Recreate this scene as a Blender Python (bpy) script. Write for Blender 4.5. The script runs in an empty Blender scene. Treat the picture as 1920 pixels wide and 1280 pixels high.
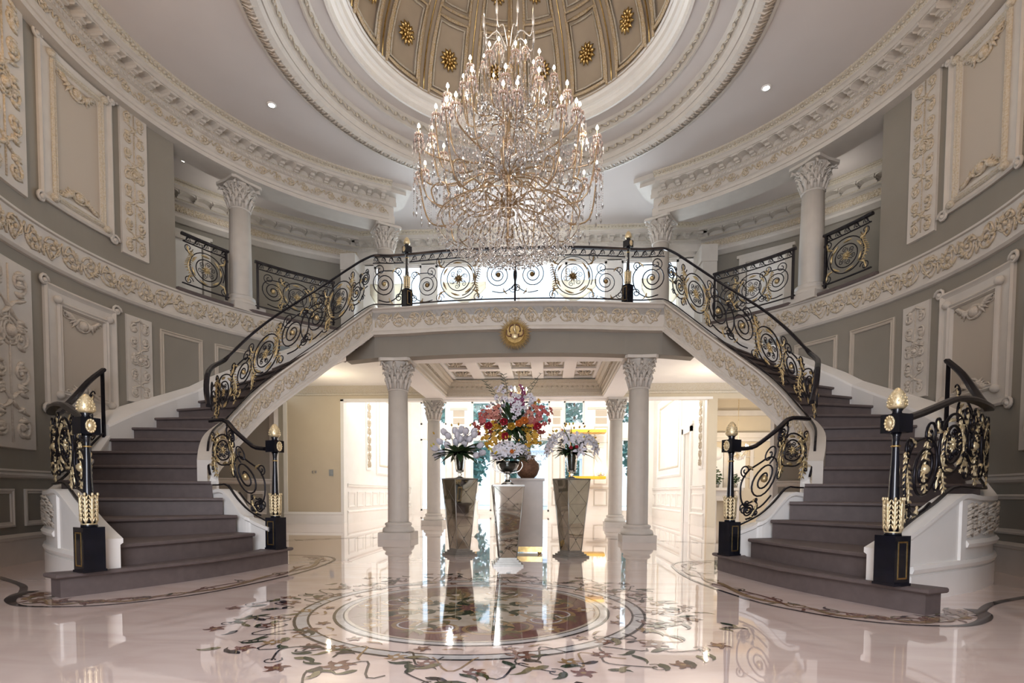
import bpy, math, random
from math import pi, sin, cos, radians as rad, hypot, atan2, sqrt
from mathutils import Vector, Matrix
random.seed(7)
scene = bpy.context.scene
col = scene.collection

# ------------------------------------------------------------------ camera
CAM = Vector((0.549, -6.419, 0.80)); yaw, pitch, roll = .0673, -.0412, -.0056
Fv = Vector((-sin(yaw)*cos(pitch), cos(yaw)*cos(pitch), sin(pitch)))
Rv = Vector((cos(yaw), sin(yaw), 0)); Uv = Rv.cross(Fv)
R2 = Rv*cos(roll) - Uv*sin(roll); U2 = Uv*cos(roll) + Rv*sin(roll)
cd = bpy.data.cameras.new('camera'); cam = bpy.data.objects.new('camera', cd); col.objects.link(cam)
cam.matrix_world = Matrix(((R2.x, U2.x, -Fv.x, CAM.x), (R2.y, U2.y, -Fv.y, CAM.y), (R2.z, U2.z, -Fv.z, CAM.z), (0, 0, 0, 1)))
cd.sensor_width = 36; cd.lens = 992.1*36/1920; cd.shift_y = 325.6/1920; cd.clip_start = .05; cd.clip_end = 300
scene.camera = cam

# ------------------------------------------------------------------ world, light, exposure
scene.view_settings.view_transform = 'Standard'; scene.view_settings.look = 'None'
scene.view_settings.gamma = 1; scene.view_settings.use_curve_mapping = False
scene.view_settings.exposure = 0.38
w = bpy.data.worlds.new('sky'); scene.world = w; w.use_nodes = True
bg = w.node_tree.nodes['Background']; bg.inputs[0].default_value = (.80, .90, 1, 1); bg.inputs[1].default_value = 1.9
cy = scene.cycles
cy.max_bounces = 9; cy.diffuse_bounces = 5; cy.glossy_bounces = 5; cy.transmission_bounces = 8; cy.transparent_max_bounces = 8
cy.caustics_reflective = False; cy.caustics_refractive = False; cy.sample_clamp_indirect = 6; cy.use_denoising = True; cy.blur_glossy = 1.0

def light(name, kind, loc, energy, color=(1, 1, 1), size=.1, rot=None, size_y=None, spot=None):
    l = bpy.data.lights.new(name, kind); o = bpy.data.objects.new(name, l); col.objects.link(o)
    o.location = loc; l.energy = energy; l.color = color
    if kind == 'AREA':
        l.shape = 'RECTANGLE'; l.size = size; l.size_y = size_y or size
    elif kind == 'SUN': l.angle = size
    else: l.shadow_soft_size = size
    if spot: l.spot_size = spot; l.spot_blend = .6
    if rot: o.rotation_euler = rot
    return o
light('sun', 'SUN', (0, 30, 30), 3.5, (1, .95, .86), .02, (rad(52), 0, rad(158)))
light('entry_daylight', 'AREA', (0, -9.15, 2.9), 290, (.94, .93, 1.0), 3.9, (rad(90), 0, 0), 4.2)
light('upper_window_daylight', 'AREA', (-.1, 7.0, 4.7), 620, (.90, .95, 1), 8.4, (rad(-90), 0, 0), 2.6)
light('upper_hall_fill', 'POINT', (0, 4.9, 5.9), 34, (.95, .97, 1), .06)  # added point light to brighten the back ceiling, no fitting here
light('garden_room_fill', 'POINT', (-2.6, 10.5, 3.9), 125, (.98, .97, .92), .06)  # added point lights, stand in for window daylight in this room
light('garden_room_fill', 'POINT', (2.6, 10.5, 3.9), 125, (.98, .97, .92), .06)
light('lower_hall_fill', 'POINT', (-4.4, 5.2, 2.7), 24, (1, .86, .60), .03)  # added warm fill at the sides of the lower hall, no fitting
light('lower_hall_fill', 'POINT', (4.0, 5.2, 2.7), 20, (1, .86, .60), .03)
light('lower_hall_fill', 'POINT', (-.12, 5.6, 2.95), 16, (1, .93, .82), .03)  # added to brighten the coffers, set at the small chandelier
light('dome_point_light', 'POINT', (0, .65, 7.6), 15, (1, .80, .55), .04)  # bare unseen point light inside the dome, no fitting modelled
for sx in (-1, 1):
    light('sconce_glow', 'POINT', (sx*4.2, -2.6, 5.3), 40, (1, .68, .40), .04)
    light('gallery_lamp', 'POINT', (sx*5.6, 3.6, 6.1), 5, (1, .93, .85), .05)
for i in range(6):
    a = i*pi/3
    light('chandelier_glow', 'POINT', (1.0*cos(a), .65+1.0*sin(a), 5.35), 6, (1, .84, .66), .012)
light('chandelier_glow', 'POINT', (0, .65-.55, 6.45), 5, (1, .84, .66), .012)

# ------------------------------------------------------------------ materials
MATS = {}
def mat(name, color, rough=.5, metal=0, spec=.5, noise=None, bump=None, emit=None, trans=0, ior=1.5, coat=0, wave=None, c2=None):
    if name in MATS: return MATS[name]
    m = bpy.data.materials.new(name); m.use_nodes = True; nt = m.node_tree; b = nt.nodes['Principled BSDF']
    N = lambda t: nt.nodes.new(t); L = nt.links.new
    b.inputs['Base Color'].default_value = (*color, 1); b.inputs['Roughness'].default_value = rough
    b.inputs['Metallic'].default_value = metal; b.inputs['Specular IOR Level'].default_value = spec
    b.inputs['IOR'].default_value = ior; b.inputs['Transmission Weight'].default_value = trans
    b.inputs['Coat Weight'].default_value = coat
    tc = N('ShaderNodeTexCoord')
    if noise:   # (scale, detail, lo, hi)
        n = N('ShaderNodeTexNoise'); n.inputs['Scale'].default_value = noise[0]; n.inputs['Detail'].default_value = noise[1]
        L(tc.outputs['Object'], n.inputs['Vector'])
        r = N('ShaderNodeValToRGB'); r.color_ramp.elements[0].position = noise[2]; r.color_ramp.elements[1].position = noise[3]
        c2 = c2 or tuple(c*.86 for c in color)
        r.color_ramp.elements[0].color = (*c2, 1); r.color_ramp.elements[1].color = (*color, 1)
        L(n.outputs['Fac'], r.inputs[0]); L(r.outputs[0], b.inputs['Base Color'])
    if bump:    # (scale, strength)
        n = N('ShaderNodeTexNoise'); n.inputs['Scale'].default_value = bump[0]; n.inputs['Detail'].default_value = 3
        L(tc.outputs['Object'], n.inputs['Vector'])
        bp = N('ShaderNodeBump'); bp.inputs['Strength'].default_value = bump[1]; bp.inputs['Distance'].default_value = .02
        L(n.outputs['Fac'], bp.inputs['Height']); L(bp.outputs[0], b.inputs['Normal'])
    if emit:
        b.inputs['Emission Color'].default_value = (*emit[:3], 1); b.inputs['Emission Strength'].default_value = emit[3]
    MATS[name] = m; return m

WALL = mat('wall_paint', (.262, .24, .202), .75, noise=(3, 2, .3, .7), c2=(.248, .227, .19))
FIELD = mat('panel_paint', (.48, .425, .355), .7)
TRIM = mat('white_plaster', (.60, .56, .505), .55, noise=(6, 2, .3, .7), c2=(.56, .52, .47))
TRIMW = mat('bright_white_paint', (.84, .82, .79), .5, noise=(4, 2, .3, .7), c2=(.81, .79, .75))
RELIEF = mat('gilded_plaster_relief', (.64, .57, .48), .45, noise=(45, 3, .42, .60), c2=(.52, .43, .29), bump=(70, .5))
RELW = mat('plaster_relief', (.60, .545, .475), .5, noise=(40, 3, .3, .6), c2=(.52, .46, .39), bump=(60, .4))
GOLD = mat('gold_leaf', (.78, .58, .26), .3, 1.0, noise=(30, 2, .3, .7), c2=(.55, .38, .15))
GILT = mat('pale_gilding', (.86, .74, .50), .38, .6, noise=(40, 2, .3, .65), c2=(.66, .52, .28))
GILTP = mat('gilded_moulding', (.62, .57, .485), .4, .1, noise=(60, 3, .34, .56), c2=(.53, .45, .31), bump=(90, .6))
CEIL = mat('ceiling_paint', (.60, .555, .53), .8, noise=(2, 2, .3, .7), c2=(.58, .535, .51))
CEILW = mat('white_ceiling_paint', (.82, .81, .79), .8, noise=(2, 2, .3, .7), c2=(.80, .79, .77))
DOMEM = mat('dome_tan_paint', (.44, .36, .27), .7, noise=(5, 2, .3, .7), c2=(.41, .335, .25))
DOMER = mat('dome_rib_plaster', (.60, .50, .38), .5, noise=(60, 3, .4, .6), c2=(.50, .36, .18), bump=(80, .5))
TANW = mat('tan_wall_paint', (.60, .52, .39), .75, noise=(3, 2, .3, .7), c2=(.58, .50, .375))
STEP = mat('stained_oak_step', (.128, .100, .096), .58, noise=(14, 5, .3, .7), c2=(.104, .081, .078))
IRON = mat('wrought_iron', (.012, .011, .016), .3, .6, noise=(20, 2, .3, .7), c2=(.02, .018, .024))
POSTM = mat('black_lacquer', (.007, .008, .015), .12, 0, .6, noise=(9, 3, .3, .7), c2=(.004, .005, .008), coat=.15)
MIRROR = mat('antiqued_mirror', (.66, .65, .58), .04, 1, noise=(7, 4, .35, .6), c2=(.56, .55, .48))
PEWTER = mat('pewter_trim', (.42, .41, .38), .3, .8, noise=(20, 2, .3, .7))
GLASS = mat('clear_glass', (.95, .97, .96), .02, 0, .5, trans=1, ior=1.45)
CRYS = mat('crystal', (1, .95, .92), .06, 0, .8, trans=.78, ior=1.6)
RGILD = mat('aged_gold_leaf', (.66, .53, .30), .38, .75, noise=(30, 2, .3, .7), c2=(.40, .30, .15))
CRYW = mat('crystal_sparkle', (.98, .93, .88), .12, .55, .8)
BULB = mat('lit_bulb', (1, .95, .85), .4, emit=(1, .90, .74, 16))
LAMPW = mat('lit_downlight', (1, 1, 1), .4, emit=(1, .95, .88, 18))
ARMG = mat('champagne_glass_arm', (.55, .40, .25), .2, .7, noise=(30, 2, .3, .7))
WATER = mat('vase_water_stems', (.10, .14, .08), .2)
GREEN = mat('leaf_green', (.055, .10, .035), .5, noise=(8, 3, .3, .7), c2=(.02, .05, .018))
TREEG = mat('garden_leaf', (.13, .28, .22), .6, noise=(3, 3, .3, .7), c2=(.04, .13, .12))
EUC = mat('eucalyptus_leaf', (.06, .10, .07), .5, noise=(8, 3, .3, .7))
BROWN = mat('woven_brown', (.22, .11, .055), .5, noise=(40, 3, .35, .65), c2=(.12, .055, .03), bump=(60, .6))
BEIGE = mat('beige_lacquer', (.47, .41, .35), .3, noise=(5, 2, .3, .7))
YELL = mat('yellow_steel', (.85, .48, .02), .4, noise=(5, 2, .3, .7))
def petal(n, c): return mat(n, c, .55, noise=(25, 2, .3, .7), c2=tuple(x*.8 for x in c))
P_WHITE = petal('white_petal', (.60, .59, .64)); P_PINK = petal('coral_pink_petal', (.40, .075, .075)); P_RED = petal('red_petal', (.45, .02, .04))
P_YEL = petal('yellow_petal', (.55, .32, .03)); P_ORG = petal('orange_petal', (.72, .22, .04)); P_PUR = petal('purple_petal', (.22, .03, .12))
P_CREAM = petal('cream_petal', (.70, .66, .55)); P_BUD = petal('yellow_bud', (.52, .46, .05)); P_PEACH = petal('peach_petal', (.50, .19, .14))

def pane_glass():
    m = bpy.data.materials.new('window_pane'); m.use_nodes = True; nt = m.node_tree; nt.nodes.remove(nt.nodes['Principled BSDF'])
    t = nt.nodes.new('ShaderNodeBsdfTransparent'); g = nt.nodes.new('ShaderNodeBsdfGlossy'); x = nt.nodes.new('ShaderNodeMixShader'); f = nt.nodes.new('ShaderNodeFresnel')
    t.inputs[0].default_value = (.93, .97, 1, 1); g.inputs['Roughness'].default_value = .02; nt.links.new(f.outputs[0], x.inputs[0]); nt.links.new(t.outputs[0], x.inputs[1]); nt.links.new(g.outputs[0], x.inputs[2])
    nt.links.new(x.outputs[0], nt.nodes['Material Output'].inputs[0]); return m
PANE = pane_glass()
def marble():
    m = bpy.data.materials.new('polished_pink_marble'); m.use_nodes = True; nt = m.node_tree; b = nt.nodes['Principled BSDF']
    N = nt.nodes.new; L = nt.links.new
    tc = N('ShaderNodeTexCoord'); mp = N('ShaderNodeMapping'); mp.inputs['Scale'].default_value = (.5, 1.6, 1); mp.inputs['Rotation'].default_value = (0, 0, .5)
    L(tc.outputs['Object'], mp.inputs[0])
    n = N('ShaderNodeTexNoise'); n.inputs['Scale'].default_value = 2.2; n.inputs['Detail'].default_value = 8; n.inputs['Distortion'].default_value = 1.2
    L(mp.outputs[0], n.inputs['Vector'])
    r = N('ShaderNodeValToRGB'); e = r.color_ramp.elements
    e[0].position = .3; e[0].color = (.79, .63, .58, 1); e[1].position = .62; e[1].color = (.90, .76, .71, 1)
    L(n.outputs['Fac'], r.inputs[0]); L(r.outputs[0], b.inputs['Base Color'])
    b.inputs['Roughness'].default_value = .035; b.inputs['IOR'].default_value = 1.62
    b.inputs['Coat Weight'].default_value = .7; b.inputs['Coat IOR'].default_value = 1.6; b.inputs['Coat Roughness'].default_value = .015
    return m
MARBLE = marble()
def inlay(n, c): return mat(n, c, .04, 0, .5, ior=1.6, noise=(9, 3, .3, .7), c2=tuple(x*.75 for x in c), coat=.3)
I_DARK = inlay('inlay_black_marble', (.045, .038, .045)); I_WHITE = inlay('inlay_white_marble', (.74, .72, .72)); I_GREEN = inlay('inlay_green_marble', (.045, .065, .04))
I_BROWN = inlay('inlay_brown_marble', (.23, .11, .085)); I_OCHRE = inlay('inlay_ochre_marble', (.42, .28, .15)); I_MAR = inlay('inlay_maroon_marble', (.24, .12, .11))
I_CREAM = inlay('inlay_cream_marble', (.66, .58, .48)); I_OLIVE = inlay('inlay_olive_marble', (.24, .21, .12))
FLOORM = [MARBLE, I_DARK, I_WHITE, I_GREEN, I_BROWN, I_OCHRE, I_MAR, I_CREAM, I_OLIVE]

# ------------------------------------------------------------------ mesh helpers
class MB:
    def __init__(s): s.v = []; s.f = []; s.mi = []; s.m = 0; s.sm = []
    def add(s, vs, fs, smooth=True):
        b = len(s.v); s.v += [tuple(v) for v in vs]
        for f in fs: s.f.append(tuple(i+b for i in f)); s.mi.append(s.m); s.sm.append(smooth)
    def box(s, x0, x1, y0, y1, z0, z1, M=None):
        vs = [Vector((x, y, z)) for z in (z0, z1) for x, y in ((x0, y0), (x1, y0), (x1, y1), (x0, y1))]
        if M: vs = [M @ v for v in vs]
        s.add(vs, [(3, 2, 1, 0), (4, 5, 6, 7), (0, 1, 5, 4), (1, 2, 6, 5), (2, 3, 7, 6), (3, 0, 4, 7)], False)
    def prism(s, pts, z0, z1):
        n = len(pts); vs = [(p[0], p[1], z0) for p in pts]+[(p[0], p[1], z1) for p in pts]
        s.add(vs, [tuple(range(n))[::-1], tuple(range(n, 2*n))]+[(i, (i+1) % n, n+(i+1) % n, n+i) for i in range(n)], False)
    def hull(s, b, t):   # loops bottom/top of 3D points
        n = len(b); s.add(list(b)+list(t), [tuple(range(n))[::-1], tuple(range(n, 2*n))]+[(i, (i+1) % n, n+(i+1) % n, n+i) for i in range(n)], False)
    def lathe(s, prof, n=16, c=(0, 0), M=None, flute=0):
        vs = []
        for r, z in prof:
            for i in range(n):
                a = 2*pi*i/n; rr = r*(1-flute*(i % 2)) if flute else r
                v = Vector((c[0]+rr*cos(a), c[1]+rr*sin(a), z)); vs.append(M @ v if M else v)
        fs = [(k*n+i, k*n+(i+1) % n, (k+1)*n+(i+1) % n, (k+1)*n+i) for k in range(len(prof)-1) for i in range(n)]
        fs.append(tuple(range(n))[::-1]); fs.append(tuple(range((len(prof)-1)*n, len(prof)*n)))
        s.add(vs, fs)
    def tube(s, pts, r, n=5, cap=True, flat=None):
        pts = [Vector(p) for p in pts]
        if len(pts) < 2: return
        vs = []; up = None; m = len(pts)
        for i, p in enumerate(pts):
            t = (pts[min(i+1, m-1)]-pts[max(i-1, 0)])
            if t.length < 1e-9: t = Vector((0, 0, 1))
            t.normalize()
            if up is None:
                up = Vector((0, 0, 1)) if abs(t.z) < .9 else Vector((1, 0, 0))
                up = (up-t*up.dot(t)).normalized()
            else:
                up = up-t*up.dot(t)
                up = up.normalized() if up.length > 1e-6 else t.orthogonal().normalized()
            sd = t.cross(up); rr = r[i] if isinstance(r, (list, tuple)) else r
            for k in range(n):
                a = 2*pi*k/n; vs.append(p+up*(rr*cos(a))+sd*(rr*sin(a)))
        fs = [(i*n+k, i*n+(k+1) % n, (i+1)*n+(k+1) % n, (i+1)*n+k) for i in range(m-1) for k in range(n)]
        if cap: fs.append(tuple(range(n))[::-1]); fs.append(tuple(range((m-1)*n, m*n)))
        s.add(vs, fs)
    def sweep(s, rings, smooth=False, closed=True, caps=True):   # rings: list of equal length point loops
        n = len(rings[0]); vs = [p for r in rings for p in r]; q = n if closed else n-1
        fs = [(i*n+k, i*n+(k+1) % n, (i+1)*n+(k+1) % n, (i+1)*n+k) for i in range(len(rings)-1) for k in range(q)]
        if caps and closed: fs.append(tuple(range(n))[::-1]); fs.append(tuple(range((len(rings)-1)*n, len(rings)*n)))
        s.add(vs, fs, smooth)
    def ball(s, c, r, n=8, m=5, sc=(1, 1, 1)):
        vs = [(c[0], c[1], c[2]-r*sc[2])]
        for j in range(1, m):
            t = -pi/2+pi*j/m
            for i in range(n):
                a = 2*pi*i/n; vs.append((c[0]+r*sc[0]*cos(t)*cos(a), c[1]+r*sc[1]*cos(t)*sin(a), c[2]+r*sc[2]*sin(t)))
        vs.append((c[0], c[1], c[2]+r*sc[2])); T = len(vs)-1
        fs = [(0, 1+(i+1) % n, 1+i) for i in range(n)]
        for j in range(m-2): fs += [(1+j*n+i, 1+j*n+(i+1) % n, 1+(j+1)*n+(i+1) % n, 1+(j+1)*n+i) for i in range(n)]
        fs += [(T, 1+(m-2)*n+i, 1+(m-2)*n+(i+1) % n) for i in range(n)]
        s.add(vs, fs)
    def octa(s, c, r, h):
        x, y, z = c
        s.add([(x, y, z-h), (x+r, y, z), (x, y+r, z), (x-r, y, z), (x, y-r, z), (x, y, z+h*.6)],
              [(0, 2, 1), (0, 3, 2), (0, 4, 3), (0, 1, 4), (5, 1, 2), (5, 2, 3), (5, 3, 4), (5, 4, 1)], False)
    def build(s, name, mats, parent=None, loc=None):
        me = bpy.data.meshes.new(name); me.from_pydata(s.v, [], s.f)
        for m in (mats if isinstance(mats, (list, tuple)) else [mats]): me.materials.append(m)
        me.polygons.foreach_set('material_index', s.mi); me.polygons.foreach_set('use_smooth', s.sm); me.update()
        o = bpy.data.objects.new(name, me); col.objects.link(o)
        if parent: o.parent = parent
        if loc: o.location = loc
        return o
def tag(o, label=None, cat=None, group=None, kind=None):
    if label: o['label'] = label
    if cat: o['category'] = cat
    if group: o['group'] = group
    if kind: o['kind'] = kind
    return o
def struct(o, label=None): o['kind'] = 'structure'; (label and o.__setitem__('label', label)); return o
def empty(name, loc=(0, 0, 0), rz=0):
    o = bpy.data.objects.new(name, None); col.objects.link(o); o.location = loc; o.rotation_euler = (0, 0, rz); o.empty_display_size = .1
    return o
def copy_tree(o, parent=None):
    c = o.copy(); col.objects.link(c)
    if parent: c.parent = parent
    for ch in list(o.children): copy_tree(ch, c)
    return c
def lerp(a, b, t): return tuple(x+(y-x)*t for x, y in zip(a, b))
def cr(pts, per=6):   # Catmull-Rom
    out = []; n = len(pts)
    for i in range(n-1):
        p0, p1, p2, p3 = pts[max(i-1, 0)], pts[i], pts[i+1], pts[min(i+2, n-1)]
        for k in range(per):
            t = k/per
            out.append(tuple(.5*(2*b+(c-a)*t+(2*a-5*b+4*c-d)*t*t+(3*b-a-3*c+d)*t**3) for a, b, c, d in zip(p0, p1, p2, p3)))
    out.append(tuple(pts[-1])); return out
def spiral(cx, cy_, R, a0, turns, r1=.12, n=None, d=1):
    n = n or max(8, int(16*abs(turns)))
    return [(cx+(R+(r1*R-R)*t)*cos(a0+d*2*pi*turns*t), cy_+(R+(r1*R-R)*t)*sin(a0+d*2*pi*turns*t)) for t in [i/n for i in range(n+1)]]
def leafr(n, w, lobes=4): return [max(.0015, w*sin(pi*min(.97, .05+i/(n-1)))**.7*(1+.38*sin(2*pi*lobes*i/(n-1)))) for i in range(n)]

# ------------------------------------------------------------------ rotunda ellipse
EA, EB = 5.36, 4.57
_T = [(0.0, 0.0)]
_n = 900; _s = 0
for i in range(1, _n+1):
    t = i*rad(90)/_n; _s += hypot(EA*sin(t), EB*cos(t))*rad(90)/_n; _T.append((t, _s))
def th_of_s(s):
    a = abs(s); i = min(_n-1, int(a/_T[-1][1]*_n)); 
    while i < _n-1 and _T[i+1][1] < a: i += 1
    while i > 0 and _T[i][1] > a: i -= 1
    t = _T[i][0]+(a-_T[i][1])/(_T[i+1][1]-_T[i][1])*(_T[i+1][0]-_T[i][0])
    return t if s >= 0 else -t
def s_of(deg):
    t = abs(rad(deg)); i = min(_n-1, int(t/rad(90)*_n)); s = _T[i][1]+(t-_T[i][0])/(_T[i+1][0]-_T[i][0])*(_T[i+1][1]-_T[i][1])
    return s if deg >= 0 else -s
def ell(side, t, d=0): return (side*(EA-d)*cos(t), (EB-d)*sin(t))
def W(side, s, z, d=0):
    x, y = ell(side, th_of_s(s), d); return (x, y, z)
def ring_sweep(mb, side, th0, th1, prof, n=60, caps=True):
    rings = []
    for i in range(n+1):
        t = rad(th0+(th1-th0)*i/n); rings.append([(*ell(side, t, d), z) for d, z in prof])
    mb.sweep(rings, caps=caps)

def scroll_band(mb, mp, s0, s1, h0, h1, unit=.42, r=.010, leaf=.022):
    """running acanthus scroll; mp(s,h)->3D"""
    n = max(1, round((s1-s0)/unit)); u = (s1-s0)/n; H = h1-h0
    for i in range(n):
        c = s0+(i+.5)*u; up = 1 if i % 2 else -1; cy_ = h0+H*(.5-.03*up)
        sp = spiral(c, cy_, min(H*.42, u*.46), pi+.2*up, 1.6, .15, 20, up)
        mb.tube([mp(*p) for p in sp], [r*(1.2-.6*k/20) for k in range(21)], 4)
        mb.ball(mp(c, cy_), r*2.4, 6, 4)
        lk = cr([(c-u*.5, h0+H*(.5+.42*up)), (c-u*.45, cy_), (c-u*.1, h0+H*(.5+.45*up)), (c+u*.5, h0+H*(.5-.42*up))], 4)
        mb.tube([mp(*p) for p in lk], r, 4)
        for k in range(9):
            a = random.random()*2*pi; R = H*.40
            p0 = (c+R*.45*cos(a), cy_+R*.45*sin(a)); p1 = (c+R*1.15*cos(a+.5), max(h0+.01, min(h1-.01, cy_+R*1.15*sin(a+.5))))
            mb.tube([mp(*lerp(p0, p1, t)) for t in (0, .3, .6, 1)], [leaf*.3, leaf, leaf*.8, .003], 4)
def scroll_stack(mb, mp, s0, s1, h0, h1, r=.012):
    """vertical candelabra relief"""
    c = (s0+s1)/2; w_ = (s1-s0)/2; n = max(2, round((h1-h0)/(w_*1.45))); u = (h1-h0)/n
    mb.tube([mp(c, h0+.03), mp(c, h1-.03)], r*.7, 4)
    for i in range(n):
        y = h0+(i+.5)*u; fl = 1 if i % 2 else -1
        if i == n//2:
            for R in (w_*.42, w_*.28): mb.tube([mp(c+R*cos(k*pi/8), y+R*sin(k*pi/8)) for k in range(17)], r, 4)
            mb.ball(mp(c, y), w_*.2, 8, 5)
        for sx in (-1, 1):
            sp = spiral(c+sx*w_*.47, y+fl*u*.12, w_*.36, -pi/2*fl, 1.5, .15, 18, sx*fl)
            mb.tube([mp(*p) for p in sp], [r*(1.3-.6*k/18) for k in range(19)], 4)
            mb.ball(mp(c+sx*w_*.47, y+fl*u*.12), r*1.6, 6, 4)
            lk = cr([(c, y-fl*u*.5), (c+sx*w_*.25, y-fl*u*.35), (c+sx*w_*.8, y-fl*u*.2)], 5)
            mb.tube([mp(*p) for p in lk], [r*1.2, r*1.4, r*1.6, r*1.5, r*1.4, r, r, r*1.5, r*1.2, r*.8, r*.3], 4)
            for k in range(6):
                a = random.uniform(-1.2, 1.2); p0 = (c+sx*w_*.3, y+u*.3*a/1.2); p1 = (c+sx*w_*random.uniform(.6, .85), y+u*.42*a/1.2)
                mb.tube([mp(*lerp(p0, p1, t)) for t in (0, .35, .7, 1)], [r*.6, r*1.8, r*1.5, .002], 4)
def frame(mb, mp, cs, prof):
    """mitred moulding round a quad cs=[(s,h)*4 ccw]; prof=[(inset,height)]; mp(s,h,d)"""
    cx = sum(c[0] for c in cs)/4; cyy = sum(c[1] for c in cs)/4
    rings = []
    for ci in range(4):
        c = cs[ci]; sx = 1 if c[0] < cx else -1; sy = 1 if c[1] < cyy else -1
        rings.append([(c[0]+sx*i, c[1]+sy*i, d) for i, d in prof])
    full = []
    for ci in range(4):   # subdivide sides so that they follow the curve
        a, b = rings[ci], rings[(ci+1) % 4]; k = 6 if abs(cs[ci][0]-cs[(ci+1) % 4][0]) > .1 else 1
        for j in range(k): full.append([mp(*lerp(p, q, j/k)) for p, q in zip(a, b)])
    full.append(full[0]); mb.sweep(full, closed=False)
def field(mb, mp, cs, d, n=6):
    bot = [mp(*lerp(cs[0], cs[1], i/n), d) for i in range(n+1)]; top = [mp(*lerp(cs[3], cs[2], i/n), d) for i in range(n+1)]
    mb.add(bot+top, [(i, i+1, n+2+i, n+1+i) for i in range(n)], True)
def cartouche(mb, mp, c, h, w_, hh, fl=1):
    mb.tube([mp(c+w_*.33*cos(k*pi/6), h+hh*.33*sin(k*pi/6), .02) for k in range(13)], .016, 5)
    mb.ball(mp(c, h, .012), min(w_, hh)*.30, 8, 5)
    for sx in (-1, 1):
        for k in range(5):
            p0 = (c+sx*w_*.2, h+fl*hh*.1*(k-2)); p1 = (c+sx*w_*(1-.12*k), h+fl*hh*(.55-.42*k/2))
            pts = cr([(*p0, .015), (*lerp(p0, p1, .5)[:1], (p0[1]+p1[1])/2+.03*fl, .035), (*p1, .012)], 4)
            mb.tube([mp(*p) for p in pts], leafr(9, .022, 2), 5)
        sp = spiral(c+sx*w_*.8, h+fl*hh*.35, .05, 0, 1.3, .2, 12, sx)
        mb.tube([mp(*p, .015) for p in sp], .009, 4)

# ------------------------------------------------------------------ stair data (right hand side; mirrored by sx)
NS = 21; RI = 3.85/NS
INN = {1: (2.33, -.70), 2: (2.55, -1.02), 3: (2.80, -.92), 4: (3.02, -.82), 5: (3.20, -.74), 6: (3.34, -.60), 7: (3.49, -.34), 8: (3.66, .02)}
for k, p in zip(range(9, 22), [(3.79, .46), (3.73, .62), (3.66, .77), (3.57, .92), (3.46, 1.07), (3.32, 1.22), (3.17, 1.37), (3.02, 1.52), (2.88, 1.67), (2.75, 1.83), (2.62, 1.99), (2.50, 2.17), (2.39, 2.36)]): INN[k] = p
OUT = {1: (3.05, -2.74), 2: (2.96, -2.36), 3: (3.55, -2.0), 4: (4.15, -1.55), 5: (4.70, -1.05), 6: (4.92, -.66), 7: (4.98, -.38), 8: (5.0, -.05), 9: (4.98, .30), 10: (4.97, .70), 11: (4.93, 1.10), 12: (4.85, 1.47)}
for k in range(13, 22):
    t = rad(18.8+(k-12)*3.95); OUT[k] = (5.12*cos(t), 4.42*sin(t))
CURB_I = [(2.43, -.86, .42), (2.66, -.80, .50), (2.76, -.80, .56), (3.03, -.70, .82), (3.30, -.58, .82)]
CURB_O = [(2.915, -2.45, .42), (3.28, -2.22, .56), (3.83, -1.86, .80), (4.15, -1.64, .80), (4.52, -1.31, .80), (4.80, -.95, .83), (4.98, -.52, 1.05), (5.06, -.06, 1.50)]

# ------------------------------------------------------------------ floor with inlay
fl = MB(); fl.add([(-9, -9.2, 0), (9, -9.2, 0), (9, 13.6, 0), (-9, 13.6, 0)], [(0, 1, 2, 3)], False)
_z = [.0012]
def ribbon(pts, w_, m, closed=False):
    _z[0] += 2e-6; z = _z[0]; vs = []; n = len(pts)
    for i, p in enumerate(pts):
        a = pts[(i-1) % n] if closed else pts[max(i-1, 0)]; b = pts[(i+1) % n] if closed else pts[min(i+1, n-1)]
        dx, dy = b[0]-a[0], b[1]-a[1]; l = hypot(dx, dy) or 1; ww = (w_[i] if isinstance(w_, list) else w_)/2
        vs += [(p[0]-dy/l*ww, p[1]+dx/l*ww, z), (p[0]+dy/l*ww, p[1]-dx/l*ww, z)]
    fl.m = m; k = n if closed else n-1
    fl.add(vs, [(2*i, 2*i+1, (2*i+3) % (2*n), (2*i+2) % (2*n)) for i in range(k)], False); fl.m = 0
def disc(c, r0, r1, m, n=72, a0=0, a1=2*pi):
    _z[0] += 2e-6; z = _z[0]; vs = []
    for i in range(n+1):
        a = a0+(a1-a0)*i/n; vs += [(c[0]+r0*cos(a), c[1]+r0*sin(a), z), (c[0]+r1*cos(a), c[1]+r1*sin(a), z)]
    fl.m = m; fl.add(vs, [(2*i, 2*i+1, 2*i+3, 2*i+2) for i in range(n)], False); fl.m = 0
def fleaf(p, a, l, w_, m):
    pts = [(p[0]+l*t*cos(a+.35*sin(3*t)), p[1]+l*t*sin(a+.35*sin(3*t))) for t in (0, .15, .35, .6, .82, 1)]
    ribbon(pts, [.004, w_*.8, w_, w_*.75, w_*.4, .001], m)
def flower(p, r, m, m2=5, n=5, a0=0):
    for k in range(n): fleaf(p, a0+2*pi*k/n, r, r*.55, m)
    disc(p, 0, r*.22, m2, 10)
MC = (.04, -2.78)
disc(MC, 0, .87, 7); disc(MC, .52, .84, 6); disc(MC, .30, .50, 7)
disc(MC, .87, .915, 2); disc(MC, .915, .935, 1); disc(MC, .862, .872, 1)
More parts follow.
